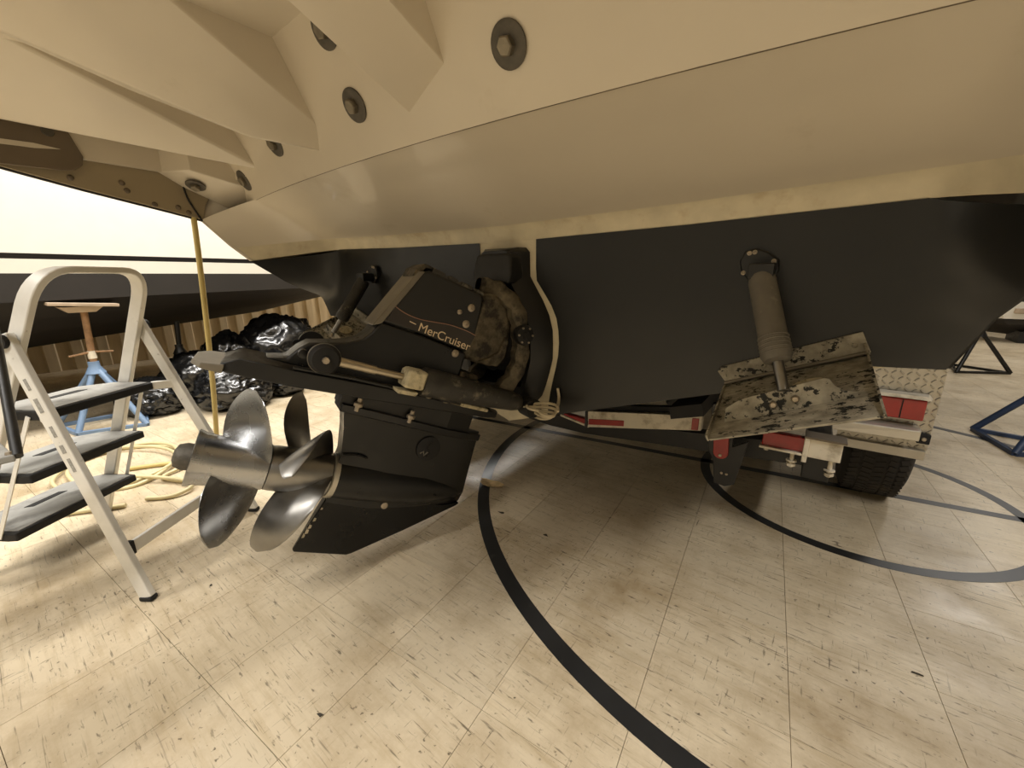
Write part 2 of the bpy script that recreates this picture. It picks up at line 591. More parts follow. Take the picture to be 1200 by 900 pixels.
xs = [lerp(-1.262, -XC, j / 8) for j in range(8)] + [lerp(-XC, XC, j / 30) for j in range(31)] + [lerp(XC, 1.262, (j + 1) / 8) for j in range(8)]
MB().grid([[under_pt(x, k) for x in xs] for k in range(4)]).build('stern_lip', 'gelcoat_edge', boat, smooth=50)
MB().grid([[under_pt(x, k) for x in xs] for k in range(3, 9)]).build('stern_underside', 'gelcoat', boat, smooth=50)
# dark joint line behind the cove
MB().tube([V((x, under_pt(x, 8).y - .004, under_pt(x, 8).z - .002)) for x in xs[8:-8]], .0036, 6).build('joint_seam', 'bracket_taupe', boat, smooth=60)

# leaning bolt wall above the joint, platform underside and side plates
def wall_y(x, z):
    return groove(x) - .009 - (z - 1.31) * .53
rows = []
for k in range(9):
    z = lerp(1.305, 1.69, k / 8)
    rows.append([V((x, wall_y(x, z), z)) for x in [lerp(-1.25, 1.25, j / 30) for j in range(31)]])
MB().grid(rows).build('bolt_wall', 'gelcoat', boat, smooth=50)
MB().box((0, -.84, 1.625), (2.50, 1.04, .08)).build('swim_platform', 'gelcoat', boat)
def rib(near, far_, top=1.672, r=.018):
    pts = [V(p) for p in near] + [V(p) for p in far_]
    pts += [V((p.x, p.y, top)) for p in pts]
    return MB().hull(pts).build('platform_rib', 'gelcoat', boat, bevel=r, segs=4, smooth=60)
rib([(.21, -.46, 1.405), (.25, -1.2, 1.66)], [(.060, -.435, 1.352), (.059, -.69, 1.488), (.059, -1.2, 1.66)], r=.022)
rib([(-.321, -.45, 1.395), (-.321, -.71, 1.578), (-.321, -.95, 1.66)], [(-.365, -.43, 1.352), (-.44, -.61, 1.365), (-.62, -.80, 1.46), (-.70, -.92, 1.525), (-.75, -1.2, 1.6)], r=.010)
rib([(-.859, -.40, 1.382), (-.859, -.995, 1.606), (-.859, -1.2, 1.66)], [(-1.245, -.42, 1.485), (-1.245, -1.3, 1.48), (-1.0, -.40, 1.44)], r=.012)
# bolts with big washers on the wall
WN = V((0, -1, -.53)).normalized()
def stern_bolt(c, n=WN, r=.039):
    w = MB().lathe([(0, r), (.004, r), (.005, r - .002), (.0055, r - .006)], c, n, 32).build('washer', 'washer', boat, smooth=35)
    MB().lathe([(.005, .0175), (.017, .0175), (.020, .015)], V(c), n, 6).build('bolt_head', 'hexbolt', w)
for x, z in ((.375, 1.403), (-.115, 1.409), (-.608, 1.414), (-1.045, 1.372), (-.104, 1.542)):
    stern_bolt(V((x, wall_y(x, z) - .001, z)))
stern_bolt(V((-1.185, -.53, 1.352)), V((.30, -.28, -1)).normalized(), .034)
# side plates with the rising lower edge
lowp = [(-.505, 1.228), (-.62, 1.252), (-.85, 1.297), (-1.0, 1.33), (-1.3, 1.40)]
for sg in (-1, 1):
    pg = lowp + [(-1.3, 1.70), (-.42, 1.70), (-.45, 1.345), (-.49, 1.28)]
    MB().prism([V((sg * 1.25, y, z)) for y, z in pg], [V((sg * 1.272, y, z)) for y, z in pg]).build('side_plate', 'platform_trim', boat, bevel=.002)
    pg = [(-.56, 1.392), (-1.3, 1.396), (-1.3, 1.50), (-.47, 1.50)]
    MB().prism([V((sg * 1.23, y, z)) for y, z in pg], [V((sg * 1.251, y, z)) for y, z in pg]).build('side_ledge', 'gelcoat', boat, bevel=.003)
    MB().tube([V((sg * 1.262, y, z - .002)) for y, z in lowp], .006, 6).build('edge_bead', 'rubber', boat, smooth=60)
    MB().tube(spline([(sg * 1.247, -.555, 1.36), (sg * 1.247, -.545, 1.30), (sg * 1.247, -.512, 1.226)], 5), .004, 6).build('plate_seam', 'rubber', boat, smooth=60)
MB().hull([V(p) for p in ((-1.249, -.63, 1.392), (-1.249, -.554, 1.347), (-1.249, -.40, 1.285), (-1.19, -.335, 1.308), (-1.10, -.36, 1.355), (-1.12, -.56, 1.392), (-1.249, -.63, 1.47), (-1.249, -.40, 1.47), (-1.10, -.36, 1.47), (-1.12, -.56, 1.47))]).build('corner_block', 'gelcoat', boat, bevel=.003, segs=2, smooth=50)
for y, z in ((-.88, 1.33), (-.735, 1.31), (-.745, 1.335), (-.585, 1.268), (-.552, 1.252), (-.66, 1.27)):
    MB().lathe([(0, .010), (.003, .009), (.006, .004)], V((-1.25, y, z)), (1, 0, 0), 10).build('rivet', 'bracket_taupe', boat, smooth=60)
# slotted plate on the port side plate
def plp(y, z, o): return V((-1.229 + o, y, z))
outl = [(-1.32, 1.333), (-.90, 1.345), (-.868, 1.352), (-.845, 1.372), (-.838, 1.40), (-.862, 1.475), (-1.32, 1.49)]
bp = MB().prism([plp(y, z, 0) for y, z in outl], [plp(y, z, .007) for y, z in outl]).build('slotted_bracket', 'bracket_taupe', boat, bevel=.002)
sl = [(-1.32, 1.402), (-.95, 1.418), (-.89, 1.412), (-.95, 1.403), (-1.32, 1.386)]
MB().prism([plp(y, z, .0065) for y, z in sl], [plp(y, z, .009) for y, z in sl]).build('slot', 'gelcoat', bp)
MB().lathe([(0, .016), (.004, .014)], plp(-.91, 1.462, .007), (1, 0, 0), 12).build('bracket_bolt', 'washer', bp, smooth=40)
# hull shell forward of the stern
stn = [0, 1.2, 2.6, 4.0, 5.2, 6.0]
hb = [1.0, 1.0, .97, .84, .5, .06]
lift = [0, 0, .01, .06, .25, .6]
for sg in (-1, 1):
    rows = []
    zl = [(1.226, .784, 0.0), (1.250, .889, -.024), (1.256, .955, -.181), (1.259, 1.063, -.346)] if sg < 0 else [(1.153, .784, 0.0), (1.194, .889, -.012), (1.228, .955, -.06), (1.257, 1.063, -.22)]
    zu = [(1.259, 1.063, -.346), (1.261, 1.127, -.42), (1.27, 1.228, -.513), (1.28, 1.42, -.49), (1.31, 2.05, -.40)]
    for nm, tb, mm in (('hull_side_paint', zl, 'antifoul'), ('hull_side', zu, 'gelcoat')):
        rows = []
        for x, z, y0 in tb:
            r = [V((sg * x, y0, z))]
            for Y, f, l in zip(stn, hb, lift):
                r.append(V((sg * x * f, max(Y, .02), z + l * (1 if z < 1.3 else .5))))
            rows.append(r)
        MB().grid(rows).build(nm, mm, boat, smooth=50, solid=.012)
    rows = []
    for x, z in ((0, .43), (.5, .589), (.99, .745), (1.02, .775), (1.222 if sg < 0 else 1.15, .784)):
        rows.append([V((sg * x * f, Y + .001, z + l * (1.0 if x else 1.1))) for Y, f, l in zip(stn, hb, lift)])
    MB().grid(rows).build('hull_bottom', 'antifoul', boat, smooth=30, solid=.012)
m = MB()
m.prism([V((sg * x * f, Y, 2.05 + l * .5)) for sg, sq in ((1, 1), (-1, -1)) for Y, f, l, x in list(zip([-.4] + stn[1:], hb, lift, [1.31] * 6))[::sq]], [V((sg * x * f, Y, 2.10 + l * .5)) for sg, sq in ((1, 1), (-1, -1)) for Y, f, l, x in list(zip([-.4] + stn[1:], hb, lift, [1.31] * 6))[::sq]])
m.build('deck', 'gelcoat', boat)
MB().box((0, -.385, 1.72), (2.55, .05, .68)).build('upper_transom', 'gelcoat', boat)

# ================================================================ STERNDRIVE
TR = R(23.5)
SD = R(-22.0)                                # helm angle: the leg is turned to port
LN = V((math.cos(SD), math.sin(SD), 0))      # towards the starboard side of the leg
LT = V((-math.sin(SD), math.cos(SD), 0))     # forward
def D(x, u, w):
    """point of the leg: sideways, forward along the shaft, up from the shaft"""
    return V((0, -.10, .475)) + LN * x + LT * (-.755 + u * math.cos(TR) + w * math.sin(TR)) + V((0, 0, -u * math.sin(TR) + w * math.cos(TR)))
OD = D(0, 0, 0)
UD = D(0, 1, 0) - OD
WD = D(0, 0, 1) - OD
drive = thing('sterndrive', 'black sterndrive leg with two steel propellers, tilted up behind the boat', 'engine drive', (0, -.1, .5))

# gimbal housing bolted to the transom
def gh(z):  # half width
    return interp([(.52, .12), (.56, .155), (.62, .178), (.70, .197), (.79, .198), (.87, .175), (.94, .128), (.98, .102), (1.06, .10), (1.075, .085)], z)
zs = [.52, .56, .60, .65, .70, .75, .80, .85, .90, .94, .98, 1.03, 1.06, 1.075]
def loopz(fx, y, inset=0.0, zlo=0, zhi=9):
    zz = [min(max(z, zlo), zhi) for z in zs]
    rt = [V((max(fx(z) - inset, .02), y, zc)) for z, zc in zip(zs, zz)]
    return rt + [V((-p.x, p.y, p.z)) for p in reversed(rt)]
l0 = loopz(gh, -.003)
l1 = loopz(gh, -.035, .012)
l2 = loopz(gh, -.075, .045, .56, 1.065)
l3 = loopz(lambda z: interp([(.52, .06), (.62, .12), (.75, .135), (.85, .12), (.92, .07), (.96, .03)], z), -.075, 0, .60, .95)
l4 = loopz(lambda z: interp([(.52, .06), (.62, .12), (.75, .135), (.85, .12), (.92, .07), (.96, .03)], z), -.012, .01, .61, .94)
m = MB()
m.grid([[*l, l[0]] for l in (l0, l1, l2, l3, l4)])
m.add(l4, [tuple(range(len(l4)))])
m.build('gimbal_housing', 'black_satin', drive, smooth=35, bevel=.004)
# raised cap over the top of the housing
capo = [(-.075, .955), (.075, .955), (.082, .99), (.075, 1.048), (.06, 1.056), (-.06, 1.056), (-.075, 1.048), (-.082, .99)]
MB().prism([V((x, -.10 + (z - .955) * .2, z)) for x, z in capo], [V((x * 1.15, -.03, z)) for x, z in capo]).build('housing_cap', 'black_satin', drive, bevel=.008, segs=3, smooth=40)

# swivelling ring: arms either side, pin caps
SX = LN
for sg in (1, -1):
    path = [(.02, .47, .722), (.075, .50, .722), (.118, .555, .69), (.128, .60, .625), (.13, .635, .54), (.125, .635, .46), (.115, .60, .395), (.09, .55, .365), (.05, .52, .36)]
    pp = spline([D(sg * x, u, w) for x, u, w in path], 5)
    rows = []
    for i, p in enumerate(pp):
        t = (pp[min(i + 1, len(pp) - 1)] - pp[max(i - 1, 0)]).normalized()
        f = LN * sg
        s_ = t.cross(f)
        if s_.length < .2: s_ = UD.copy()
        s_.normalize()
        wv = .027 + .004 * math.sin(i * 1.7)
        dp = .022
        q = [p + s_ * wv + f * dp * .5, p + s_ * wv * .4 + f * dp, p - s_ * wv * .7 + f * dp * .8, p - s_ * wv + f * dp * .2, p - s_ * wv - f * dp, p + s_ * wv - f * dp]
        rows.append(q + [q[0]])
    MB().grid(rows).build('gimbal_ring_arm', 'crust', drive, smooth=50)
    pc = D(sg * .135, .604, .61)
    cp = MB().lathe([(0, .034), (.02, .034), (.026, .031), (.027, .013), (.031, .011)], pc, LN * sg, 22).build('pivot_cap', 'black_satin', drive, smooth=35)
    for k in range(6):
        a = k * math.pi / 3 + .3
        MB().lathe([(0, .004), (.005, .003)], pc + LN * sg * .026 + UD * .026 * math.cos(a) + WD * .026 * math.sin(a), LN * sg, 6).build('screw', 'screw', cp)
# bell housing between the ring and the leg
def dprism(poly, x0, x1): return MB().prism([D(x0, u, w) for u, w in poly], [D(x1, u, w) for u, w in poly])
bell = [(.44, .48), (.495, .472), (.575, .478), (.595, .519), (.59, .60), (.577, .64), (.546, .685), (.495, .703), (.455, .695), (.445, .60)]
dprism(bell, .1, -.1).build('bell_housing', 'crust', drive, bevel=.02, segs=3, smooth=50)
dprism([(.50, .478), (.572, .482), (.588, .52), (.582, .575), (.566, .585), (.56, .53), (.535, .505)], .112, .09).build('bell_flange', 'crust', drive, bevel=.005, smooth=50)
dprism([(.452, .32), (.53, .32), (.545, .37), (.525, .435), (.46, .432)], .1, -.1).build('hinge_block', 'crust', drive, bevel=.01, smooth=40)
for u, w in ((.515, .40), (.485, .375)):
    MB().lathe([(0, .022), (.014, .021), (.02, .012)], D(.1, u, w), LN, 7).build('nut', 'cylinder', drive, smooth=30)
# rubber bellows in the dark between ring and leg
prof = [(k * .017, .085 + (.012 if k % 2 else 0)) for k in range(13)]
MB().lathe(prof, D(0, .57, .55), UD + WD * .35, 28).build('bellows', 'rubber', drive, smooth=60)

# upper gear housing and cowl
low = [(-.06, .31), (-.02, .327), (.0, .36), (.02, .382), (.085, .403), (.111, .413), (.141, .432), (.158, .458), (.172, .495), (.30, .498), (.455, .492), (.458, .432), (.456, .389), (.47, .325), (.35, .31)]
def lx(u): return interp([(-.06, .052), (.11, .055), (.17, .062), (.46, .1)], u)
def tprism(poly, o=0.0, th=None):
    """prism that narrows aft with the head; th: thin sheet on the starboard face"""
    if th is None:
        return MB().prism([D(lx(u) + o, u, w) for u, w in poly], [D(-lx(u) - o, u, w) for u, w in poly])
    return MB().prism([D(lx(u) + o + th, u, w) for u, w in poly], [D(lx(u) + o, u, w) for u, w in poly])
low = [(-.064, .306), (-.016, .321), (.004, .355), (.024, .377), (.09, .399), (.12, .411), (.15, .430), (.168, .457), (.182, .495), (.30, .498), (.455, .492), (.458, .432), (.456, .389), (.47, .325), (.35, .31)]
tprism(low, -.002).build('upper_gear_housing', 'black_paint', drive, bevel=.008, segs=3, smooth=40)
up = [(.185, .497), (.30, .500), (.457, .494), (.467, .54), (.458, .62), (.449, .674), (.434, .682), (.328, .686), (.262, .685), (.250, .677)]
cowl = tprism(up).build('cowl', 'cowl', drive, bevel=.008, segs=3, smooth=40)
tprism([(.162, .476), (.186, .492), (.254, .678), (.236, .673)], -.001).build('cowl_band', 'cowl_band', drive, bevel=.003)
dprism([(.226, .655), (.238, .655), (.256, .692), (.280, .693), (.280, .701), (.250, .702), (.230, .680)], .06, -.05).build('cowl_clip', 'crust', drive, bevel=.002)
for k, (u0, u1) in enumerate(((.272, .318), (.324, .36), (.366, .412), (.418, .45))):
    tprism([(u0, .682), (u1, .682), (u1 - .005, .698 - .002 * k), (u0 + .005, .700 - .002 * k)], -.006).build('cowl_top_lug', 'cylinder', drive, bevel=.003)
# decal with lettering
dq = [(.197, .504), (.30, .506), (.452, .500), (.462, .553), (.43, .557), (.375, .556), (.33, .548), (.285, .54), (.25, .54), (.225, .544), (.205, .55)]
dec = tprism(dq, -.0005, .0017).build('decal_panel', 'decal', drive)
MB().tube(spline([D(lx(u) + .0018, u, w) for u, w in ((.205, .551), (.225, .545), (.25, .541), (.285, .541), (.33, .549), (.375, .557), (.43, .558), (.462, .554))], 4), .0013, 6).build('decal_line', 'decal_line', dec)
tprism([(.256, .523), (.276, .521), (.276, .524), (.256, .526)], .0008, .001).build('decal_dash', 'decal_text', dec)
def text_mesh(txt, name, mm, parent, origin, xdir, ydir, height, width, extr=.0006):
    cu = bpy.data.curves.new(name, 'FONT')
    cu.body = txt
    cu.size = 1.0
    cu.offset = .0
    to = bpy.data.objects.new(name + '_src', cu)
    COL.objects.link(to)
    dg = bpy.context.evaluated_depsgraph_get()
    me = bpy.data.meshes.new_from_object(to.evaluated_get(dg))
    bpy.data.objects.remove(to)
    xs_ = [v.co.x for v in me.vertices]
    ys_ = [v.co.y for v in me.vertices]
    sx = width / (max(xs_) - min(xs_))
    sy = height / (max(ys_) - min(ys_))
    x0, y0 = min(xs_), min(ys_)
    for v in me.vertices:
        v.co = origin + xdir * ((v.co.x - x0) * sx) + ydir * ((v.co.y - y0) * sy)
    me.materials.clear()
    me.materials.append(M[mm])
    o = bpy.data.objects.new(name, me)
    COL.objects.link(o)
    o.parent = parent
    o.location = -wloc(parent)
    md = o.modifiers.new('solid', 'SOLIDIFY')
    md.thickness = extr
    md.offset = 0
    return o
text_mesh('MerCruiser', 'lettering', 'decal_text', dec, D(lx(.288) + .0016, .288, .5065), (D(lx(.458), .458, .5005) - D(lx(.288), .288, .5065)).normalized(), WD, .026, .172)
for u, w, r in ((.42, .63, .012), (.389, .605, .008), (.421, .577, .012), (.419, .479, .012)):
    MB().lathe([(0, r), (.004, r), (.006, r * .7), (.0062, r * .3), (.004, r * .25)], D(lx(u) - .001, u, w), LN, 14).build('cowl_screw', 'screw', drive, smooth=40)

# anti-ventilation plate
top = [(-.150, 0), (-.150, .09), (-.115, .1), (0, .102), (.25, .10), (.45, .095), (.60, .075), (.68, .04), (.70, 0)]
plan = top + [(u, -x) for u, x in reversed(top[1:-1])]
def plw(u, lo): return interp([(-.15, .254 if lo else .272), (-.112, .255 if lo else .302), (.0, .258 if lo else .303), (.1, .264 if lo else .316), (.45, .292 if lo else .325), (.7, .305 if lo else .328)], u)
MB().prism([D(x, u, plw(u, False)) for u, x in plan], [D(x, u, plw(u, True)) for u, x in plan]).build('ventilation_plate', 'black_satin', drive, bevel=.004, segs=2, smooth=30)
tipq = [(-.205, 0), (-.205, .06), (-.185, .098), (-.14, .102), (-.14, -.10), (-.185, -.098), (-.205, -.06)]
MB().prism([D(x, u, .262 + (u + .205) * .17) for u, x in tipq], [D(x, u, .2515) for u, x in tipq]).build('plate_tip', 'cowl_band', drive, bevel=.002)
MB().tube([D(.1, .0, .309), D(.103, .15, .322), D(.1, .35, .329), D(.094, .5, .330), (D(.07, .62, .332))], .006, 8).build('plate_bead', 'black_paint', drive, smooth=60)
dprism([(.495, .322), (.60, .326), (.60, .338), (.495, .335)], .104, .05).build('anode', 'crust_light', drive, bevel=.003)
# lower unit: flange, strut and torpedo, skeg
flp = [(.155, .06), (.30, .068), (.50, .062), (.60, .04), (.668, .002)]
flp = [(.155, -.06)] + flp + [(u, -x) for u, x in reversed(flp[1:-1])]
MB().prism([D(x, u, .236 - .03 * max(0, u - .3)) for u, x in flp], [D(x * .85, u, .21 - .03 * max(0, u - .3)) for u, x in flp]).build('lower_flange', 'black_satin', drive, bevel=.003, smooth=35)
mid_ = [(.15, .045), (.30, .055), (.50, .05), (.60, .02), (.60, -.02), (.50, -.05), (.30, -.055), (.15, -.045)]
MB().prism([D(x, u, .30) for u, x in mid_], [D(x, u, .225) for u, x in mid_]).build('spacer', 'black_satin', drive)
for u in (.195, .36):
    st = MB().lathe([(0, .007), (.04, .007)], D(.066, u, .225), WD, 8).build('stud', 'screw', drive, smooth=40)
    MB().lathe([(.004, .0135), (.013, .0135), (.018, .009)], D(.066, u, .236), WD, 10).build('nut', 'screw', st, smooth=40)
lv = [(.235, .162, .655, .046), (.16, .185, .660, .042), (.08, .203, .667, .044), (.0, .200, .675, .052), (-.035, .203, .668, .046), (-.075, .208, .60, .024), (-.10, .206, .55, .014)]
rows = []
for w, ua, uf, th in lv:
    r = []
    N = 12
    prof_ = []
    for i in range(N + 1):
        t = i / N
        prof_.append((th * min(1.0, (1.02 - t) ** .5 * 1.25) * (0.86 + .14 * math.sin(min(t * 3, 1.57))) if t < 1 else 0.003, lerp(ua, uf, t)))
    r = [D(x, u, w) for x, u in prof_] + [D(-x, u, w) for x, u in reversed(prof_)]
    rows.append(r + [r[0]])
strut = MB().grid(rows)
strut.add(rows[0][:-1], [tuple(range(len(rows[0]) - 1))])
AX0 = D(0, .198, -.001)
AXD = UD.normalized()                         # forward along the propeller shaft
strut.lathe([(0.0, .062), (.004, .067), (.10, .068), (.20, .066), (.30, .058), (.38, .042), (.44, .024), (.472, .006)], AX0, AXD, 36)
strut.build('lower_gearcase', 'black_paint', drive, smooth=45)
skp = [(.207, -.068), (.60, -.05), (.664, -.036), (.655, -.048), (.488, -.164), (.345, -.256), (.33, -.262), (.170, -.256), (.164, -.248)]
def skx(w): return interp([(-.26, .004), (-.08, .018), (-.03, .024)], w)
MB().prism([D(skx(w), u, w) for u, w in skp], [D(-skx(w), u, w) for u, w in skp]).build('skeg', 'black_gloss', drive, bevel=.003, smooth=40)
for t, s_ in ((.12, .004), (.35, .006), (.5, .007), (.6, .008), (.7, .006)):
    u, w = lerp(.209, .166, t), lerp(-.083, -.248, t)
    MB().hull([D(skx(w) + .0006, u + dx, w + dz) for dx, dz in ((-.002, -s_ * 1.4), (s_ * .9, -s_), (s_, s_ * .3), (s_ * .2, s_), (0, s_ * 1.5))] + [D(skx(w) - .001, u, w)]).build('paint_chip', 'white', drive)
MB().lathe([(0, .041), (.002, .041), (.003, .039)], D(.0415, .466, .148), LN, 28).build('inlet_disc', 'rubber', drive, smooth=40)
for k in range(8):
    MB().bar(D(.046, .462 + .004 * math.sin(k), .122 + k * .007), D(.046, .470 + .004 * math.sin(k), .122 + k * .007), .004, .003).build('inlet_slot', 'interior', drive)
MB().tube([D(.045, .44, .128), D(.0465, .45, .138), D(.0465, .455, .124), D(.0465, .465, .138)], .003, 6).build('inlet_clip', 'cowl_band', drive, smooth=60)
MB().lathe([(0, .011), (.004, .011), (.0055, .006)], D(.036, .385, -.066), LN, 12).build('drain_screw', 'screw', drive, smooth=40)
MB().tube(spline([D(.040, .205, .083), D(.043, .23, .088), D(.045, .255, .09), D(.046, .28, .084)], 4), [.004] * 12 + [.001], 6).build('torpedo_fillet', 'black_gloss', drive, smooth=60)

# trim cylinder, starboard, and its twin to port
def trim_cyl(sg):
    X_ = .14 * sg
    ax_ = D(0, .36, .022) - OD
    c = MB().lathe([(0, .042), (.01, .0435), (.18, .040), (.33, .032), (.355, .026), (.365, .014)], D(X_, .326, .370), ax_, 22).build('trim_cylinder', 'cylinder', drive, smooth=45)
    MB().lathe([(0, .0125), (.13, .0125), (.131, .010), (.22, .010)], D(X_, .06, .358), D(0, .25, .012) - OD, 14).build('piston_rod', 'rod', c, smooth=45)
    q = ((.268, .342), (.328, .347), (.328, .402), (.275, .398), (.268, .388))
    dprism(q, X_ + .036, X_ - .036).build('cylinder_end_cap', 'crust_light', c, bevel=.008, smooth=40)
    q = ((.255, .333), (.318, .338), (.312, .326), (.26, .322))
    dprism(q, X_ + .03, X_ - .02).build('cap_lip', 'crust_light', c, bevel=.002)
    pv = MB().lathe([(-.05, .014), (.022, .014), (.023, .038), (.036, .0385), (.04, .034), (.05, .031), (.052, .010), (.057, .009)], D(.122 * sg, .056, .358), LN * sg, 26).build('aft_pivot', 'rubber', drive, smooth=35)
    MB().lathe([(0, .0395), (.003, .0402), (.006, .0395)], D(.146 * sg, .056, .358), LN * sg, 26).build('pivot_washer', 'cowl_band', pv, smooth=35)
    MB().lathe([(0, .0095), (.005, .008)], D(.179 * sg, .056, .358), LN * sg, 8).build('pin_end', 'screw', pv)
    MB().lathe([(0, .013), (.012, .012), (.014, .006)], D(.098 * sg, .012, .350), LN * sg, 10).build('link_bolt', 'black_satin', drive, smooth=40)
    fp = MB().lathe([(0, .034), (.05, .034), (.055, .030)], D(.12 * sg, .728, .388), LN * sg, 20).build('forward_pivot', 'rubber', drive, smooth=35)
    MB().lathe([(0, .008), (.004, .007)], D(.175 * sg, .728, .388), LN * sg, 8).build('pin_end', 'screw', fp)
trim_cyl(1)
trim_cyl(-1)
# hydraulic line under the cylinder
MB().tube(spline([D(.12, .36, .345), D(.125, .41, .333), D(.12, .45, .336), D(.115, .49, .35)], 5), .007, 8).build('hydraulic_line', 'black_satin', drive, smooth=60)
for u in (.375, .435):
    MB().lathe([(0, .013), (.01, .013), (.014, .006)], D(.104, u, .334), LN, 10).build('line_bolt', 'hexbolt', drive, smooth=40)

# propellers
XA = LN
WA = WD.normalized()
def AP(u, r, psi):
    """u measured forward along shaft from the gearcase ring; psi from starboard towards up"""
    return AX0 + AXD * u + (XA * math.cos(psi) + WA * math.sin(psi)) * r
def blade(m, uc, psi0, hu, hp0, hp1, sign, r0, r1, skew, rake, thick=.006):
    nr, ncd = 18, 14
    rows = []
    for i in range(nr + 1):
        t = i / nr
        r = lerp(r0 * .93, r1, t)
        tap = max(.04, math.sqrt(max(0.0, 1 - t ** 2.6)))
        hpsi = lerp(hp0, hp1, t ** .7) * tap
        hax = hu * (1 + .10 * math.sin(math.pi * min(1, t * 1.1))) * lerp(1.0, .86, t) * tap
        ra, rb = [], []
        for j in range(ncd + 1):
            c = j / ncd * 2 - 1
            ps = psi0 + c * hpsi + skew * t * t
            u = uc + sign * (c * hax) - rake * t
            th = thick * (1 - t * .75) * math.sqrt(max(0, 1 - c * c)) + .0006
            p = AP(u, r, ps)
            tan = (-XA * math.sin(ps) + WA * math.cos(ps))
            nvec = (AXD * (r * hpsi) - tan * sign * hax).normalized()
            ra.append(p + nvec * th)
            rb.append(p - nvec * th)
        rows.append(ra + rb[::-1] + [ra[0]])
    m.grid(rows)
    m.add(rows[-1][:-1], [tuple(range(len(rows[-1]) - 1))])
def propeller(label, u0, hubprof, blades, mm, *args):
    p = MB().lathe(hubprof, AX0 + AXD * u0, -AXD, 40).build('propeller', mm, drive, smooth=40)
    p['label'] = label
    for a in blades:
        m = MB()
        blade(m, args[0], R(a), *args[1:])
        m.build('blade', mm, p, smooth=60)
    return p
MB().lathe([(-.014, .0675), (.0, .0685), (.003, .065)], AX0, -AXD, 40).build('propeller_ring', 'alu_bright', drive, smooth=30)
propeller('forward steel propeller next to the black gearcase', -.004, [(0, .063), (.002, .065), (.06, .066), (.15, .064), (.165, .062), (.166, .03)], (-26, 64, 154, 244), 'steel_worn', -.066, .064, R(48), R(20), 1, .064, .228, R(-46), .07)
propeller('aft steel propeller with broad polished blades', -.172, [(0, .064), (.05, .064), (.12, .066), (.155, .069), (.172, .075), (.174, .070), (.165, .060), (.1, .057)], (70, -56, 186), 'steel', -.232, .060, R(43), R(21), -1, .062, .222, R(8), .022)
MB().lathe([(0, .034), (.035, .036), (.052, .029), (.058, .014)], AX0 - AXD * .325, -AXD, 10).build('propeller_nut', 'nut', drive, smooth=40)

# white cord looped by the forward pivot
cb = V((.20, -.075, .535))
loops = []
for k in range(3):
    a0 = .4 * k
    for j in range(10):
        a = j / 10 * 2 * math.pi
        loops.append(cb + V((math.cos(a + a0) * (.075 - .012 * k) + .01 * k, -.02 + .018 * math.sin(a * 2 + k) - .012 * k, math.sin(a) * (.026 - .004 * k) + .012 * math.cos(a + k) + .006 * k)))
loops += [V((.235, -.02, .56)), V((.225, -.012, .60))]
cord = MB().tube(spline(loops, 4), .0052, 8).build('cord', 'cord', smooth=60)
tag(cord, 'small looped bundle of off-white cord beside the drive mount', 'cord')

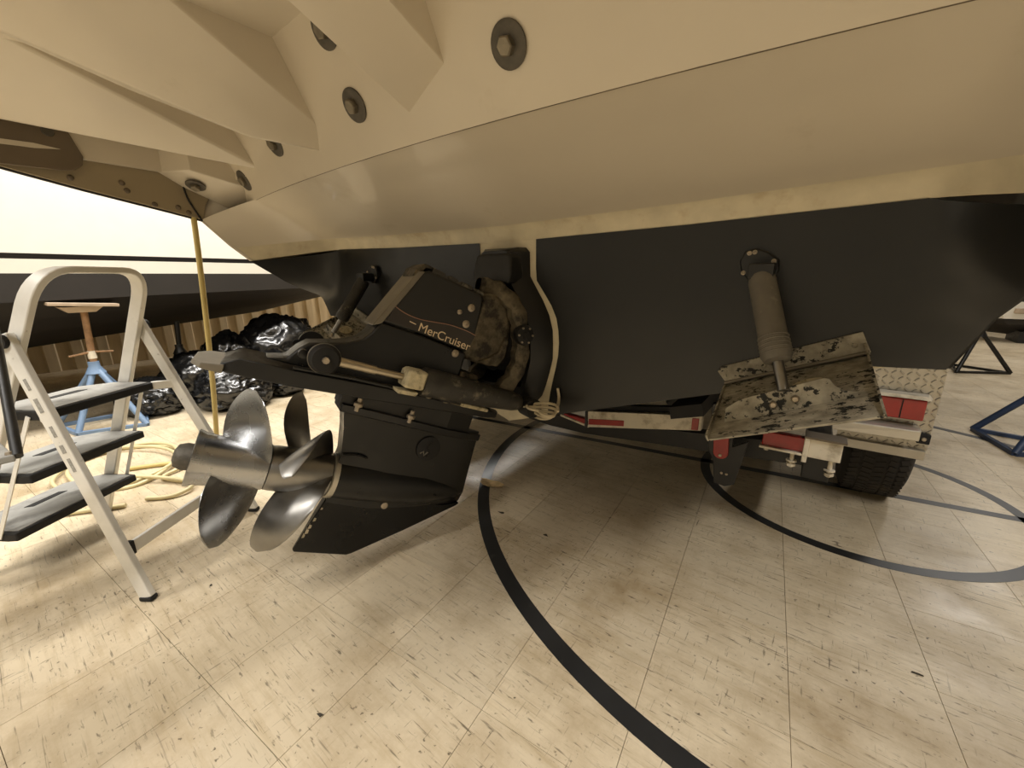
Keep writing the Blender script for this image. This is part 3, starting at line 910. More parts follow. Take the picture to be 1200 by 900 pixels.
# ================================================================ TRIM TABS
def tab_thing(sg, label):
    th = thing('trim_tab', label, 'trim tab', (.88 * sg, -.1, .66), 'trim tabs on the transom')
    def P(x, y, z): return V((x * sg, y, z))
    H0, H1 = V((.742, -.006, .69)), V((1.022, -.006, .802))
    A0, A1 = V((.756, -.25, .616)), V((1.043, -.25, .731))
    n = (H1 - H0).cross(A0 - H0).normalized()
    if n.z < 0: n = -n
    def Q(p, h=0.0):
        p = p + n * h
        return P(p.x, p.y, p.z)
    MB().prism([Q(p) for p in (H0, H1, A1, A0)], [Q(p, -.005) for p in (H0, H1, A1, A0)]).build('tab_plate', 'tab', th, bevel=.001)
    # turned-up lips each side
    for a, b, h0, h1 in ((H1, A1, .03, .004), (H0, A0, .004, .012)):
        MB().prism([Q(a), Q(b), Q(b, h1), Q(a, h0)], [Q(p + (H0 - H1).normalized() * (.004 if a is H1 else -.004), h) for p, h in ((a, 0), (b, 0), (b, h1), (a, h0))]).build('side_lip', 'tab', th)
    # hinge flange on the transom
    up_ = V((0, 0, 1))
    F = [H0 + V((.004, 0, .006)), H1 + V((.002, 0, .006)), V((1.003, -.006, .852)), V((.978, -.006, .842)), V((.727, -.006, .738)), V((.722, -.006, .725))]
    MB().prism([P(p.x, -.012, p.z) for p in F], [P(p.x, -.003, p.z) for p in F]).build('hinge_flange', 'tab', th, bevel=.001)
    MB().tube([Q(H0 + V((0, -.006, .006))), Q(H1 + V((0, -.006, .006)))], .005, 8).build('hinge_rod', 'cowl_band', th, smooth=60)
    for t in (.12, .3, .52, .72, .9):
        q = H0.lerp(H1, t) + V((0, -.006, .03))
        MB().lathe([(0, .006), (.002, .005), (.003, .002)], P(q.x, q.y, q.z), (0, -1, 0), 10).build('flange_screw', 'tab', th, smooth=50)
    # upright bracket fin on the plate
    fin = [(.779, .642), (.778, .677), (.80, .698), (.812, .706), (.899, .747), (.946, .769), (.955, .768), (.966, .755), (.982, .747), (1.004, .748), (1.006, .733)]
    MB().prism([P(x, -.194 + (x - .779) * .1, z + .003) for x, z in fin], [P(x, -.188 + (x - .779) * .1, z + .003) for x, z in fin]).build('bracket_fin', 'tab', th, bevel=.001)
    base = [Q(V((.785, -.19, .648)), .001), Q(V((1.0, -.168, .742)), .001), Q(V((1.0, -.11, .756)), .001), Q(V((.785, -.13, .662)), .001)]
    b2 = [p + V((n.x * sg, n.y, n.z)) * .004 for p in base]
    MB().prism(base, b2).build('bracket_foot', 'tab', th)
    for x, z in ((.868, .703), (.905, .722)):
        MB().lathe([(0, .008), (.003, .008), (.007, .005)], P(x, -.196 + (x - .779) * .1, z), (0, -1, 0), 10).build('fin_bolt', 'screw', th, smooth=40)
    # pale round pad on the plate
    c = V((.925, -.10, .735))
    ring_ = []
    ea, eb = (H1 - H0).normalized(), (A0 - H0).normalized()
    pts = [c + ea * .035 * math.cos(k / 20 * 2 * math.pi) + eb * .028 * math.sin(k / 20 * 2 * math.pi) for k in range(20)]
    d = (c - H0).dot(n)
    pts = [p - n * d for p in pts]
    MB().prism([Q(p, .006) for p in pts], [Q(p, .001) for p in pts]).build('anode_pad', 'crust_light', th, smooth=40)
    # actuator
    t0, t1 = V((.797, -.055, .972)), V((.861, -.155, .795))
    ax = (t1 - t0).normalized()
    L_ = (t1 - t0).length
    act = MB().lathe([(0, .026), (.012, .029), (L_ * .72, .029), (L_ * .73, .030), (L_ * .95, .031), (L_, .026), (L_ + .004, .012)], P(*t0), P(*ax), 22).build('actuator', 'cylinder' if sg < 0 else 'actuator', th, smooth=40)
    for k in range(5):
        MB().lathe([(0, .0305), (.0015, .0315), (.003, .0305)], P(*(t0 + ax * L_ * (.74 + .045 * k))), P(*ax), 22).build('actuator_ridge', 'cylinder' if sg < 0 else 'actuator', act, smooth=40)
    foot = t1 + ax * .07
    MB().tube([P(*t1), P(*foot)], .0115, 12).build('actuator_rod', 'steel_worn', act, smooth=50)
    mb = [(.748, .985), (.742, 1.01), (.752, 1.033), (.775, 1.04), (.80, 1.03), (.825, 1.012), (.828, .985), (.812, .962), (.79, .955), (.768, .962)]
    mp = MB().prism([P(x, -.022, z) for x, z in mb], [P(x, -.003, z) for x, z in mb]).build('mount_plate', 'black_satin', th, bevel=.004, smooth=40)
    MB().hull([P(*(t0 + V((sx * .026, sy * .022, sz)))) for sx in (-1, 1) for sy in (-1, 1) for sz in (-.005, .03)] + [P(.77, -.02, 1.0), P(.82, -.02, 1.005), P(.775, -.02, .965), P(.822, -.02, .97)]).build('mount_knuckle', 'black_satin', th, bevel=.006, smooth=40)
    for x, z in ((.762, 1.028), (.754, .982), (.815, 1.008), (.773, 1.03)):
        MB().lathe([(0, .0055), (.002, .0055), (.003, .003), (.001, .002)], P(x, -.0215, z), (0, -1, 0), 10).build('mount_screw', 'screw', mp, smooth=40)
    return th
M['actuator'] = mat('grey actuator sleeve', (104, 100, 92), 0.55, var=0.15, vscale=20, dirt=(140, 134, 122), dirt_lo=0.6, dirt_hi=0.75, dscale=14)
tab_thing(1, 'large flaking grey trim tab on the right of the transom, above the trailer lights')
tab_thing(-1, 'distant trim tab on the left of the transom, behind the black drive')

# ================================================================ BOAT TRAILER
tr = thing('boat_trailer', 'boat trailer under the hull with alloy fender and red lights', 'trailer', (1.0, 1.2, 0))
# wheel
wc = V((1.2, 1.2, .325))
tp = [(-.095, .19), (-.108, .24), (-.106, .285), (-.095, .308), (-.082, .320), (-.04, .3245), (0, .325), (.04, .3245), (.082, .320), (.095, .308), (.106, .285), (.108, .24), (.095, .19)]
tire = MB().lathe(tp, wc, (1, 0, 0), 56).build('tire', 'tire', tr, smooth=45)
# tread blocks: sipes across the crown
m = MB()
for k in range(72):
    a = k / 72 * 2 * math.pi
    for x0, x1, sk_ in ((-.09, -.058, .03), (-.05, -.018, -.02), (-.010, .022, .02), (.03, .055, -.02), (.063, .09, .03)):
        c = wc + V(((x0 + x1) / 2, math.cos(a + sk_) * .3255, math.sin(a + sk_) * .3255))
        if abs(x0) > .06 or x1 > .06:
            c -= V((0, math.cos(a), math.sin(a))) * .002
        rot = Matrix.Rotation(a - math.pi / 2, 3, 'X') @ Matrix.Rotation(sk_ * 12, 3, 'Z')
        m.box(c, (x1 - x0, .0225, .004), rot)
tag(m.build('tread_blocks', 'tire', tire), kind='stuff')
MB().lathe([(-.09, .19), (-.07, .185), (-.03, .17), (.03, .05), (.07, .185), (.09, .19)], wc, (1, 0, 0), 32).build('rim', 'white', tr, smooth=40)
MB().tube([(-1.2, 1.2, .325), (1.2, 1.2, .325)], .03, 12).build('axle', 'black_satin', tr, smooth=60)
tire2 = tire.copy(); COL.objects.link(tire2); tire2.location = tire.location + V((-2.4, 0, 0))
# fender of tread plate
fp = [(.80, .35), (.80, .655), (.86, .70), (.98, .73), (1.45, .73), (1.58, .68), (1.62, .40)]
m = MB()
m.grid([[V((x, y, z)) for y, z in fp] for x in (1.045, 1.305)])
fen = m.build('fender', 'tread', tr, solid=.006)
MB().box((1.172, .792, .335), (.255, .03, .035)).build('fender_flange', 'tread', tr, bevel=.002)
m = MB()
for i in range(12):
    for j in range(15):
        x, z = 1.062 + i * .0215, .362 + j * .0205
        rot = Matrix.Rotation(R(45 if (i + j) % 2 else -45), 3, 'Y')
        m.box((x, .7975, z), (.0165, .004, .005), rot)
tag(m.build('tread_lozenges', 'tread', fen, bevel=.0015, segs=1), kind='stuff')
tl = MB().box((1.195, .775, .507), (.145, .05, .075)).build('tail_light', 'red', tr, bevel=.004)
MB().prism([V((1.118, .742, .548)), V((1.275, .742, .548)), V((1.285, .796, .548)), V((1.118, .796, .548))], [V((1.118, .745, .560)), V((1.265, .745, .560)), V((1.275, .796, .560)), V((1.118, .796, .560))]).build('lamp_hood', 'white', tl)
MB().box((1.205, .7485, .507), (.003, .002, .068)).build('lamp_divider', 'rubber', tl)
MB().prism([V((.98, y, z)) for y, z in ((.72, .435), (.74, .445), (.79, .445), (.79, .40), (.725, .395))], [V((1.268, y, z)) for y, z in ((.735, .435), (.75, .442), (.79, .442), (.79, .40), (.735, .398))]).build('step_bar', 'alu_bright', tr, bevel=.003)
cbk = MB().box((1.286, .785, .398), (.034, .02, .036)).build('corner_bracket', 'rubber', tr, bevel=.002)
MB().lathe([(0, .008), (.004, .006)], (1.286, .775, .398), (0, -1, 0), 8).build('bolt', 'screw', cbk)
# frame rails
for sg in (1, -1):
    MB().box((.985 * sg, 3.0, .36), (.075, 5.2, .11)).build('frame_rail', 'black_satin', tr, bevel=.004)
# rear lamp bar: red lens, white end box with lip, hanging studs
MB().box((.885, .40, .425), (.125, .03, .05)).build('rear_lens', 'red', tr, bevel=.003)
MB().box((.885, .392, .396), (.135, .04, .008)).build('lens_tray', 'white', tr, bevel=.001)
eb_ = MB().box((.998, .41, .422), (.088, .06, .066)).build('rail_end_box', 'white', tr, bevel=.003)
MB().box((.995, .405, .459), (.11, .07, .006)).build('end_box_lip', 'bracket_taupe', eb_)
MB().box((.948, .385, .414), (.014, .03, .085)).build('end_box_tab', 'white', eb_, bevel=.002)
for x, z in ((.915, .375), (1.02, .368)):
    st = MB().lathe([(0, .0065), (.06, .0065)], (x, .40, z + .02), (0, 0, -1), 8).build('hanging_stud', 'white', tr, smooth=40)
    MB().lathe([(.034, .016), (.038, .016)], (x, .40, z + .02), (0, 0, -1), 12).build('stud_washer', 'white', st)
    MB().lathe([(.046, .014), (.055, .014)], (x, .40, z + .02), (0, 0, -1), 6).build('stud_nut', 'white', st)
MB().lathe([(0, .007), (.02, .007)], (.838, .39, .402), (0, 0, -1), 8).build('short_stud', 'white', tr)
# V cross member with red and white tape
def cross(x0, x1, z0l, z0h, z1l, z1h, y=.40, dy=.03, name='cross_member', mm='white', par=None):
    return MB().prism([V((x0, y, z0l)), V((x1, y, z1l)), V((x1, y, z1h)), V((x0, y, z0h))], [V((x0, y + dy, z0l)), V((x1, y + dy, z1l)), V((x1, y + dy, z1h)), V((x0, y + dy, z0h))]).build(name, mm, tr if par is None else par, bevel=.002)
cm = cross(.13, .62, .308, .385, .40, .46)
cross(.13, .145, .308, .385, .311, .387, .398, .01, 'member_end', 'black_satin')
cross(.0, .15, .335, .345, .308, .318, .40, .03, 'member_toe', 'white')
cross(.02, .15, .345, .352, .318, .345, .40, .03, 'red_toe_tape', 'red')
cross(.15, .315, .325, .352, .352, .378, .397, .004, 'red_tape', 'red')
cross(.585, .61, .397, .445, .40, .448, .397, .004, 'red_tape', 'red')
cross(.15, .62, .385, .41, .46, .485, .43, .03, 'bunk_edge', 'rubber')
MB().tube(spline([(.50, .36, .50), (.53, .36, .52), (.60, .36, .53), (.66, .34, .535)], 4), .012, 8).build('cable', 'rubber', tr, smooth=60)
for sg in (1, -1):
    MB().prism([V((sg * x, .15, z)) for x, z in ((.56, .55), (.66, .58), (.67, .54), (.57, .51))], [V((sg * x, 4.5, z)) for x, z in ((.56, .55), (.66, .58), (.67, .54), (.57, .51))]).build('bunk', 'rubber', tr)
MB().prism([V((x, .46, z)) for x, z in ((-1.0, .41), (-.1, .31), (.1, .31), (1.0, .41), (1.0, .33), (.1, .25), (-.1, .25), (-1.0, .33))], [V((x, .52, z)) for x, z in ((-1.0, .41), (-.1, .31), (.1, .31), (1.0, .41), (1.0, .33), (.1, .25), (-.1, .25), (-1.0, .33))]).build('cross_beam', 'black_satin', tr)
# black hanging bracket with red reflector
bk = [(.665, .545), (.735, .555), (.745, .40), (.79, .43), (.765, .26), (.735, .245), (.70, .25), (.69, .33), (.668, .38)]
brk = MB().prism([V((x, .30, z)) for x, z in bk], [V((x, .32, z)) for x, z in bk]).build('hanging_bracket', 'black_satin', tr, bevel=.003)
rf = []
for k in range(17):
    a = math.pi * k / 16
    rf.append((.705 + .024 * math.cos(a), .47 + .024 * math.sin(a)))
for k in range(17):
    a = math.pi + math.pi * k / 16
    rf.append((.712 + .024 * math.cos(a), .375 + .024 * math.sin(a)))
rfl = MB().prism([V((x, .288, z)) for x, z in rf], [V((x, .299, z)) for x, z in rf]).build('red_reflector', 'red', tr, bevel=.002)
MB().lathe([(0, .006), (.003, .005)], (.712, .288, .365), (0, -1, 0), 10).build('rivet', 'screw', rfl)
for x in (.722, .738):
    MB().lathe([(0, .005), (.003, .004)], (x, .299, .295), (0, -1, 0), 8).build('bracket_bolt', 'screw', brk)

# ================================================================ STEP LADDERS
def ladder(name, label, A, th, b, w0, wp, dp, hp, ht, group, mats=('alu', 'step')):
    d = V((math.cos(th), math.sin(th), 0))
    v = V((math.sin(th), -math.cos(th), 0))
    A = V(A)
    T = thing(name, label, 'step ladder', A + v * w0 / 2 + d * b / 2, group)
    def pt(dd, z, s):
        w = w0 + (wp - w0) * z / hp
        return A + v * w0 / 2 + d * dd + V((0, 0, z)) + v * (s * w / 2)
    hoop = lambda z: b + (dp - b) * z / hp
    rail = lambda z: dp * z / hp
    def strip(path, w, t):
        """rectangular section swept along path; w along outward normal in hoop plane, t across"""
        m = MB()
        rows = []
        for i, p in enumerate(path):
            tg = (path[min(i + 1, len(path) - 1)] - path[max(i - 1, 0)]).normalized()
            n1 = tg.cross(d).normalized()
            n2 = n1.cross(tg).normalized()
            q = [p + n1 * w / 2 + n2 * t / 2, p - n1 * w / 2 + n2 * t / 2, p - n1 * w / 2 - n2 * t / 2, p + n1 * w / 2 - n2 * t / 2]
            rows.append(q + [q[0]])
        m.grid(rows)
        m.add(rows[0][:4], [(0, 1, 2, 3)])
        m.add(rows[-1][:4], [(0, 1, 2, 3)])
        return m
    # hoop: front legs and handle in one bent tube
    path = [pt(hoop(z), z, -1) for z in (.012, .3, .6, ht - .10)]
    zc = ht - .10
    c0, c1 = pt(hoop(ht), ht, -1), pt(hoop(ht), ht, 1)
    a0, a1 = pt(hoop(zc), zc, -1), pt(hoop(zc), zc, 1)
    k0, k1 = c0.lerp(c1, .27), c1.lerp(c0, .27)
    for j in range(1, 9):
        t = j / 8
        path.append(a0.lerp(c0, t).lerp(c0.lerp(k0, t), t))
    for j in range(0, 9):
        t = j / 8
        path.append(k1.lerp(c1, t).lerp(c1.lerp(a1, t), t))
    path += [pt(hoop(z), z, 1) for z in (.6, .3, .012)]
    strip(path, .02, .042).build('handle_hoop', mats[0], T, bevel=.003, smooth=35)
    for s in (-1, 1):
        p0 = pt(rail(.012), .012, s) + v * s * .024
        p1 = pt(rail(hp), hp, s) + v * s * .024
        rl = MB().bar(p0, p1 + (p1 - p0).normalized() * .02, .02, .04, up=d).build('rear_leg', mats[0], T, bevel=.003)
        MB().lathe([(0, .020), (.012, .020)], p1 + v * s * .010 - (p1 - p0).normalized() * 0.0, v * s, 16).build('pivot_cap', 'rubber', T, smooth=40)
        MB().lathe([(0, .006), (.004, .005)], p1 + v * s * .022, v * s, 8).build('rivet', 'screw', rl)
        MB().box(p0 - V((0, 0, .003)), (.040, .026, .014), Matrix.Rotation(th, 3, 'Z')).build('rubber_foot', 'rubber', T, bevel=.003)
        MB().box(pt(b, .008, s), (.045, .032, .016), Matrix.Rotation(th, 3, 'Z')).build('rubber_foot', 'rubber', T, bevel=.003)
    n_ = (pt(rail(hp), hp, -1) - pt(0, 0, -1)).normalized()
    for t0, t1, wd in ((.53, .58, .010), (.60, .63, .012), (.66, .70, .010), (.75, .80, .012), (.83, .87, .009)):
        c0_ = pt(rail(hp * t0), hp * t0, -1) - v * .0345
        c1_ = pt(rail(hp * t1), hp * t1, -1) - v * .0345
        MB().bar(c0_, c1_, .0012, wd, up=d).build('worn_sticker', 'sticker', T)
    zb = .165
    ca, cb2 = pt(rail(zb), zb, -1) + v * -.024, pt(rail(zb), zb, 1) + v * .024
    MB().bar(ca, cb2, .012, .04, up=(0, 0, 1)).build('rear_crossbar', mats[0], T, bevel=.002)
    for q, s in ((ca, 1), (cb2, -1)):
        MB().bar(q + v * .006 * s, q + v * .03 * s, .017, .046).build('crossbar_end', 'rubber', T, bevel=.002)
    # steps
    ztab = (.60, .395, .195)
    sts = []
    for k, z in enumerate(ztab):
        f = hoop(z)
        wv = w0 + (wp - w0) * z / hp
        c = A + v * w0 / 2 + V((0, 0, z))
        hw = wv / 2 - .012
        fr, bk_ = f + .10, f - .12
        pl2 = [(bk_, -hw), (bk_ + .03, -hw - .004), (fr - .08, -hw), (fr, -hw * .62), (fr, hw * .62), (fr - .08, hw), (bk_ + .03, hw + .004), (bk_, hw)]
        st = MB().prism([c + d * x + v * y for x, y in pl2], [c + d * x + v * y - V((0, 0, .028)) for x, y in pl2]).build('step', 'rubber', T, bevel=.004)
        MB().prism([c + d * lerp(f, x, .93) + v * y * .93 + V((0, 0, .003)) for x, y in pl2], [c + d * lerp(f, x, .93) + v * y * .93 - V((0, 0, .001)) for x, y in pl2]).build('tread_mat', mats[1], st)
        MB().prism([c + d * x + v * y + V((0, 0, .0045)) for x, y in ((f + .01, -.05), (f + .035, -.06), (f + .035, .05), (f + .01, .06))], [c + d * x + v * y + V((0, 0, .002)) for x, y in ((f + .01, -.05), (f + .035, -.06), (f + .035, .05), (f + .01, .06))]).build('grip_slot', 'rubber', st)
        sts.append((c, f, hw, bk_))
        if k == 0:
            for s in (-1, 1):
                p = c + d * (bk_ + .01) + v * s * (hw + .004) - V((0, 0, .014))
                q = pt(rail(z - .014), z - .014, s) + v * s * .024
                MB().bar(p, q, .012, .03).build('step_hinge', mats[0], T, bevel=.002)
    for s in (-1, 1):
        (c0_, f0, h0, b0), (c1_, f1, h1, b1), (c2_, f2, h2, b2) = sts
        p0 = c0_ + d * (b0 + .05) + v * s * (h0 + .007) - V((0, 0, .014))
        p1 = c1_ + d * (b1 + .05) + v * s * (h1 + .007) - V((0, 0, .014))
        p2 = c2_ + d * (b2 + .05) + v * s * (h2 + .007) - V((0, 0, .014))
        MB().bar(p0, p1, .003, .013, up=d).build('link_rod', mats[0], T)
        MB().bar(p1, p2, .003, .013, up=d).build('link_rod', mats[0], T)
    return T
ladder('step_ladder', 'silver aluminium three-step folding ladder standing left of the propellers', (-.66, -1.018, 0), R(214.5), .662, .46, .354, .266, .817, 1.012, None)

# dark tube step stool that only pokes in at the left edge
t2 = thing('step_stool', 'dark steel tube step stool poking in at the left picture edge', 'step stool', (-.55, -1.5, 0))
def tubeobj(name, a, b, r, mm, par):
    return MB().tube([a, b], r, 12).build(name, mm, par, smooth=50)

# ================================================================ HOSES
hz = .012
hv = spline([(-1.262, -.535, 1.235), (-1.27, -.54, 1.1), (-1.31, -.545, .85), (-1.36, -.55, .6), (-1.42, -.555, .35), (-1.50, -.56, .12), (-1.56, -.57, .03), (-1.66, -.60, hz), (-1.80, -.70, hz), (-1.9, -.85, hz)], 6)
h1 = MB().tube(hv, .011, 10).build('hose', 'hose_y', smooth=60)
tag(h1, 'yellow hose hanging straight down from the boat platform corner', 'hose')
pts = []
cx, cy = -1.93, -.86
for k in range(31):
    a = k / 12 * 2 * math.pi + .4
    rr = .27 + .05 * math.sin(k * .45) + .02 * math.sin(k * 1.3)
    pts.append((cx + rr * 1.2 * math.cos(a), cy + rr * .85 * math.sin(a), hz + .008 * (k // 12) + .004 * math.sin(k)))
pts = [(-1.02, -.62, hz), (-1.3, -.62, hz), (-1.45, -.70, hz)] + pts + [(-2.25, -1.06, hz + .01), (-2.6, -1.22, hz), (-3.2, -1.5, hz)]
h2 = MB().tube(spline(pts, 6), .009, 8).build('hose', 'hose', smooth=60)
tag(h2, 'cream hose lying coiled on the floor behind the aluminium ladder', 'hose')
h3 = MB().tube(spline([(-1.43, -.88, hz), (-1.36, -.80, hz), (-1.38, -.72, hz + .01), (-1.52, -.74, hz + .01), (-1.75, -.9, hz + .02), (-1.9, -1.12, hz), (-1.62, -1.16, hz), (-1.50, -1.05, hz), (-1.43, -.95, hz)], 8), .0095, 8).build('hose', 'hose', smooth=60)
tag(h3, 'small loose loop of cream hose below the lowest ladder step', 'hose')

# ================================================================ BIN BAGS
def bag(label, c, r, seed, sub=5):
    bm = bmesh.new()
    bmesh.ops.create_icosphere(bm, subdivisions=sub, radius=1)
    off = V((seed * 7.3, seed * 3.1, seed * 5.7))
    for v in bm.verts:
        p = v.co.copy()
        n1 = noise.noise(p * 1.4 + off) * .22
        # crinkles: ridged folds
        q = p * 3.2 + off
        w1 = 1 - abs(noise.noise(q + V((noise.noise(q * .7), noise.noise(q * .9 + off), 0)) * 1.6)) * 2.4
        q2 = V((p.x * 8, p.y * 8, p.z * 3.5)) + off * 2
        w2 = 1 - abs(noise.noise(q2)) * 2.2
        w3 = 1 - abs(noise.noise(p * 15 + off)) * 2
        f = 1 + n1 + .11 * w1 + .05 * w2 + .008 * w3
        s = V((p.x * f * r[0], p.y * f * r[1], p.z * f * r[2]))
        v.co = s
    zmin = -r[2] * .72
    for v in bm.verts:
        if v.co.z < zmin:
            v.co.z = zmin + (v.co.z - zmin) * .06
    lo = min(v.co.z for v in bm.verts)
    me = bpy.data.meshes.new('bin_bag')
    bm.to_mesh(me)
    bm.free()
    me.polygons.foreach_set('use_smooth', [True] * len(me.polygons))
    me.materials.append(M['bag'])
    o = bpy.data.objects.new('bin_bag', me)
    COL.objects.link(o)
    o.location = (c[0], c[1], c[2] - lo)
    return tag(o, label, 'bin bag', 'black bin bags by the wall')
bag('crumpled black bin bag lying low behind the upper propeller blade', (-2.78, -.02, 0), (.26, .24, .17), 1)
bag('bulky black bin bag behind the hanging yellow hose', (-3.20, -.14, 0), (.26, .24, .22), 2)
bag('small low black bin bag at the right end of the heap', (-2.82, .36, 0), (.18, .16, .12), 3)
bag('shiny black bin bag highest in the heap, against the trim tab', (-3.35, .62, 0), (.30, .34, .36), 4)
bag('black bin bag at the left end of the heap, behind the ladder leg', (-3.08, -.47, 0), (.22, .18, .15), 5)
bag('black bin bag in the middle of the heap, top row', (-3.42, .20, 0), (.24, .22, .28), 6)

# ================================================================ FAR BOAT AND STANDS
fbt = thing('moored_boat', 'white boat with black stripe stored along the left wall', 'boat', (-4.2, -1, .45))
XB = -4.2
st2 = [(-4.6, 1.2, .40, .80), (-3.0, 1.2, .42, .82), (-1.0, 1.2, .455, .86), (0.0, 1.18, .555, .885), (.8, 1.15, .63, .90), (1.7, 1.08, .79, .95), (2.6, .92, .98, 1.04), (3.6, .6, 1.25, 1.25), (4.2, .1, 1.5, 1.5)]
def sec(lev):
    out = []
    for y, b_, k, c in st2:
        wl_ = max(c + .002, 1.03)
        L = {'keel': (0, k), 'strake1': (.45, lerp(k, c, .43)), 'strake1b': (.46, lerp(k, c, .40)), 'strake2': (.75, lerp(k, c, .72)), 'strake2b': (.76, lerp(k, c, .69)), 'chine': (.96, c - .01), 'chine2': (.995, c), 'wl': (1.005, wl_), 's0': (1.012, wl_ + .085), 's1': (1.015, wl_ + .118), 'mid': (1.03, wl_ + .45), 'sheer': (1.04, wl_ + .95)}[lev]
        out.append((b_ * L[0], y, L[1]))
    return out
for sg in (1, -1):
    def row(l): return [V((XB + sg * x, y, z)) for x, y, z in sec(l)]
    MB().grid([row(l) for l in ('keel', 'strake1', 'strake1b', 'strake2', 'strake2b', 'chine', 'chine2', 'wl')]).build('bottom_paint', 'hull2_dark', fbt, smooth=25)
    MB().grid([row(l) for l in ('wl', 's0')]).build('boot_band', 'hull2', fbt, smooth=40)
    MB().grid([row(l) for l in ('s0', 's1')]).build('stripe', 'stripe2', fbt, smooth=40)
    MB().grid([row(l) for l in ('s1', 'mid', 'sheer')]).build('topsides', 'hull2', fbt, smooth=40)
dk = sec('sheer')
MB().prism([V((XB + x, y, z)) for x, y, z in dk] + [V((XB - x, y, z)) for x, y, z in reversed(dk)], [V((XB + x, y, z + .03)) for x, y, z in dk] + [V((XB - x, y, z + .03)) for x, y, z in reversed(dk)]).build('deck', 'hull2', fbt)
tb = [sec(l)[0] for l in ('keel', 'chine', 'wl', 'sheer')]
MB().add([V((XB + x, y, z)) for x, y, z in tb] + [V((XB - x, y, z)) for x, y, z in reversed(tb[1:])], [tuple(range(7))]).build('transom', 'hull2', fbt)

def jack_stand(name, label, base, head, feet, zj, mm, screw, board=True, handle=True, group='boat stands'):
    T = thing(name, label, 'boat stand', base, group)
    base, head = V(base), V(head)
    j = base.lerp(V((head.x, head.y, 0)), .5) + V((0, 0, zj))
    for f in feet:
        MB().tube([j, V(f) + V((0, 0, .012))], .018, 10).build('leg', mm, T, smooth=50)
    for i in range(len(feet)):
        a, b = V(feet[i]), V(feet[(i + 1) % len(feet)])
        MB().bar(a + V((0, 0, .012)), b + V((0, 0, .012)), .024, .024).build('base_bar', mm, T, bevel=.002)
    MB().lathe([(0, .055), (.05, .03), (.08, .03)], j - V((0, 0, .05)), (0, 0, 1), 12).build('collar', mm, T, smooth=40)
    if screw:
        MB().tube([j, head - V((0, 0, .03))], .019, 12).build('screw_post', screw, T, smooth=50)
    if handle:
        hp_ = j.lerp(head, .16) + V((0, 0, .02))
        MB().bar(hp_ + V((0, -.11, -.008)), hp_ + V((0, .0, .01)), .03, .012).build('handle', 'rust', T, bevel=.004)
        MB().bar(hp_ + V((0, .11, .0)), hp_ + V((0, .0, .01)), .03, .012).build('handle', 'rust', T, bevel=.004)
        MB().lathe([(0, .024), (.05, .022)], hp_ - V((0, 0, .035)), (0, 0, 1), 10).build('handle_hub', 'white', T)
    if board:
        rt = Matrix.Rotation(R(-4), 3, 'X')
        MB().box(head, (.22, .33, .02), rt).build('pad_board', 'wood', T, bevel=.003)
        MB().prism([head + V((x, y, -.012)) for x, y in ((-.09, -.12), (.09, -.12), (.09, .09), (-.09, .09))], [head + V((x, y, -.05)) for x, y in ((-.06, -.08), (.06, -.08), (.06, .05), (-.06, .05))]).build('pad_cup', 'wood', T)
    return T
jack_stand('jack_stand', 'pale blue tripod stand with rusty screw post seen through the ladder', (-2.98, -.77, 0), (-3.03, -.72, .832), [(-2.86, -.92, 0), (-3.2, -.98, 0), (-3.15, -.52, 0), (-2.72, -.60, 0)], .42, 'blue', 'rust')
jack_stand('jack_stand', 'dark tripod stand near the bin bags under the far boat', (-3.60, -.14, 0), (-3.6, -.10, .66), [(-3.45, -.28, 0), (-3.75, -.28, 0), (-3.55, .12, 0)], .40, 'black_satin', 'black_satin', board=False, handle=False)
jack_stand('jack_stand', 'dark blue tripod stand at the right picture edge', (2.08, 2.35, 0), (2.15, 2.38, .9), [(1.81, 2.51, 0), (1.89, 2.10, 0), (2.45, 2.35, 0)], .5, 'blue_dark', 'blue_dark', board=False, handle=False)
jack_stand('jack_stand', 'black tripod stand on the floor beyond the transom corner', (2.25, 4.8, 0), (2.2, 4.8, .62), [(2.11, 4.68, 0), (2.52, 4.9, 0), (2.15, 5.15, 0)], .42, 'black_satin', 'black_satin', board=False, handle=False)

# boat far off at the right
fr = thing('distant_boat', 'white boat with dark bottom far away at the right edge', 'boat', (4.0, 8.2, 0))
def frow(z, y, x0, x1): return [V((x0, y + .5, z)), V((x0 + .3, y, z)), V((x1, y, z))]
MB().grid([frow(.12, 8.0, 3.1, 6.2), frow(.30, 7.75, 2.8, 6.2), frow(.36, 7.72, 2.75, 6.2)]).build('bottom_paint', 'hull2_dark', fr, solid=.05)
MB().grid([frow(.36, 7.7, 2.75, 6.2), frow(.60, 7.65, 2.65, 6.2)]).build('topsides', 'hull2', fr, solid=.05)
MB().grid([frow(.60, 7.66, 2.65, 6.2), frow(.63, 7.65, 2.64, 6.2)]).build('stripe', 'stripe2', fr, solid=.05)
MB().grid([frow(.63, 7.64, 2.63, 6.2), frow(1.15, 7.6, 2.5, 6.2)]).build('upper_topsides', 'hull2', fr, solid=.05)
MB().box((4.2, 7.63, .46), (2.2, .06, .07)).build('trim_panel', 'wood', fr, bevel=.01)
for x in (3.3, 4.6, 5.8):
    MB().box((x, 8.0, .08), (.12, .5, .16)).build('cradle_block', 'black_satin', fr)

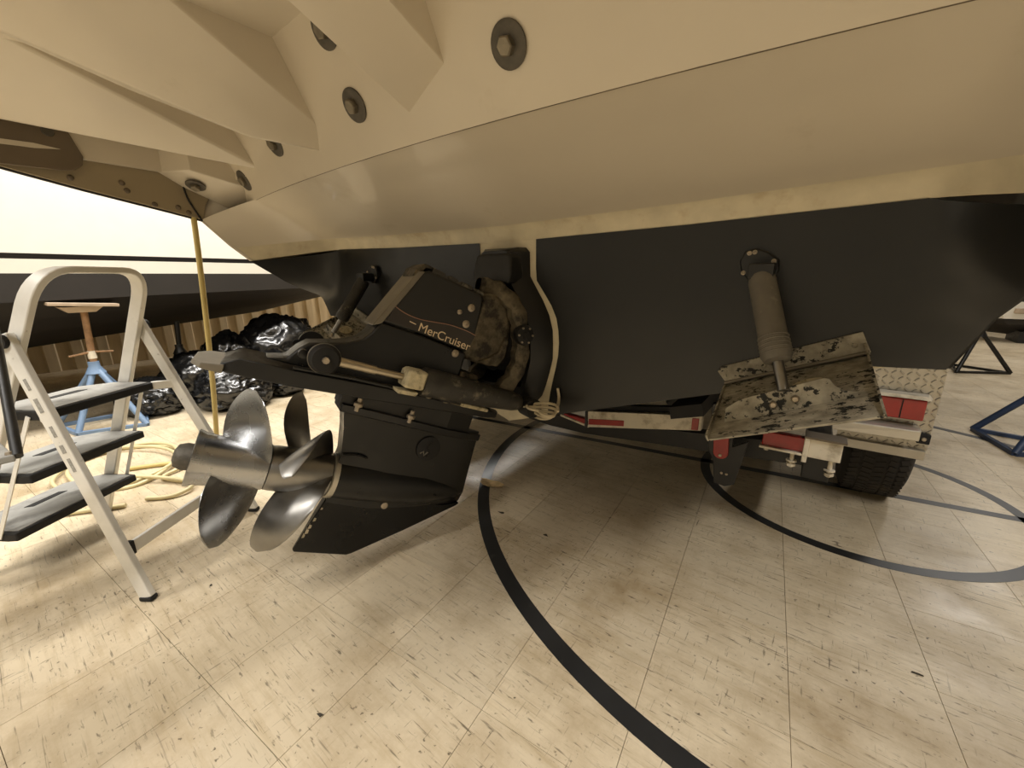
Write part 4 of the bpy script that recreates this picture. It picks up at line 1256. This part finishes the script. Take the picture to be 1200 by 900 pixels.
# ================================================================ FLOOR LITTER
lf = []
for k in range(14):
    a = k / 14 * 2 * math.pi
    rr = .042 * (1 + .35 * math.sin(3 * a + .6) + .15 * math.sin(7 * a))
    lf.append((rr * 1.5 * math.cos(a), rr * .7 * math.sin(a), .010 + .007 * math.sin(2 * a)))
m = MB()
m.add([V((-.25, .165, .004))] + [V((-.25 + x, .165 + y, z)) for x, y, z in lf], [(0, i + 1, (i + 1) % 14 + 1) for i in range(14)])
tag(m.build('dry_leaf', 'leaf', solid=.0012), 'torn dry leaf lying on the big circle line', 'leaf')
bits = [((228, 709), (-.557, -.90, 0), .012, 'small dark flake near the ladder foot'), ((1085, 787), (1.25, .05, 0), .016, 'short twig on the tiles at the right'), ((590, 601), (-.05, 0, 0), .02, 'dark crumb beside the big circle line'), ((672, 644), (.19, -.02, 0), .014, 'black speck of debris right of the big circle line'), ((405, 826), (.13, -.9, 0), .012, 'round dark spot of dirt on the front tiles')]
for _, c, s_, lab in bits:
    m = MB()
    m.hull([V(c) + V((random.uniform(-s_, s_), random.uniform(-s_, s_) * .4, random.uniform(0, .004))) for _ in range(9)])
    tag(m.build('debris_flake', 'chip'), lab, 'debris', 'debris bits on the floor')

# step stool parts (far left)
tubeobj('side_tube', V((-.83, -1.158, .907)), V((-.452, -1.197, .605)), .0095, 'black_satin', t2)
tubeobj('side_tube', V((-.83, -1.62, .907)), V((-.452, -1.62, .605)), .0095, 'black_satin', t2)
tubeobj('top_tube', V((-.83, -1.158, .907)), V((-.83, -1.62, .907)), .0095, 'black_satin', t2)
for a_, b_ in (((-.47, -1.42, .60), (-.36, -1.45, 0)), ((-.47, -1.62, .60), (-.36, -1.66, 0)), ((-.66, -1.42, .60), (-.74, -1.47, 0)), ((-.66, -1.62, .60), (-.74, -1.66, 0))):
    tubeobj('leg', V(a_), V(b_), .0095, 'black_satin', t2)
tp_ = [(-.445, -1.2), (-.44, -1.64), (-.66, -1.64), (-.64, -1.22)]
sp = MB().prism([V((x, y, .612)) for x, y in tp_], [V((x, y, .596)) for x, y in tp_]).build('tread', 'step', t2, bevel=.003)
MB().lathe([(0, .007), (.006, .005)], (-.457, -1.207, .612), (0, 0, 1), 10).build('rivet', 'screw', t2)
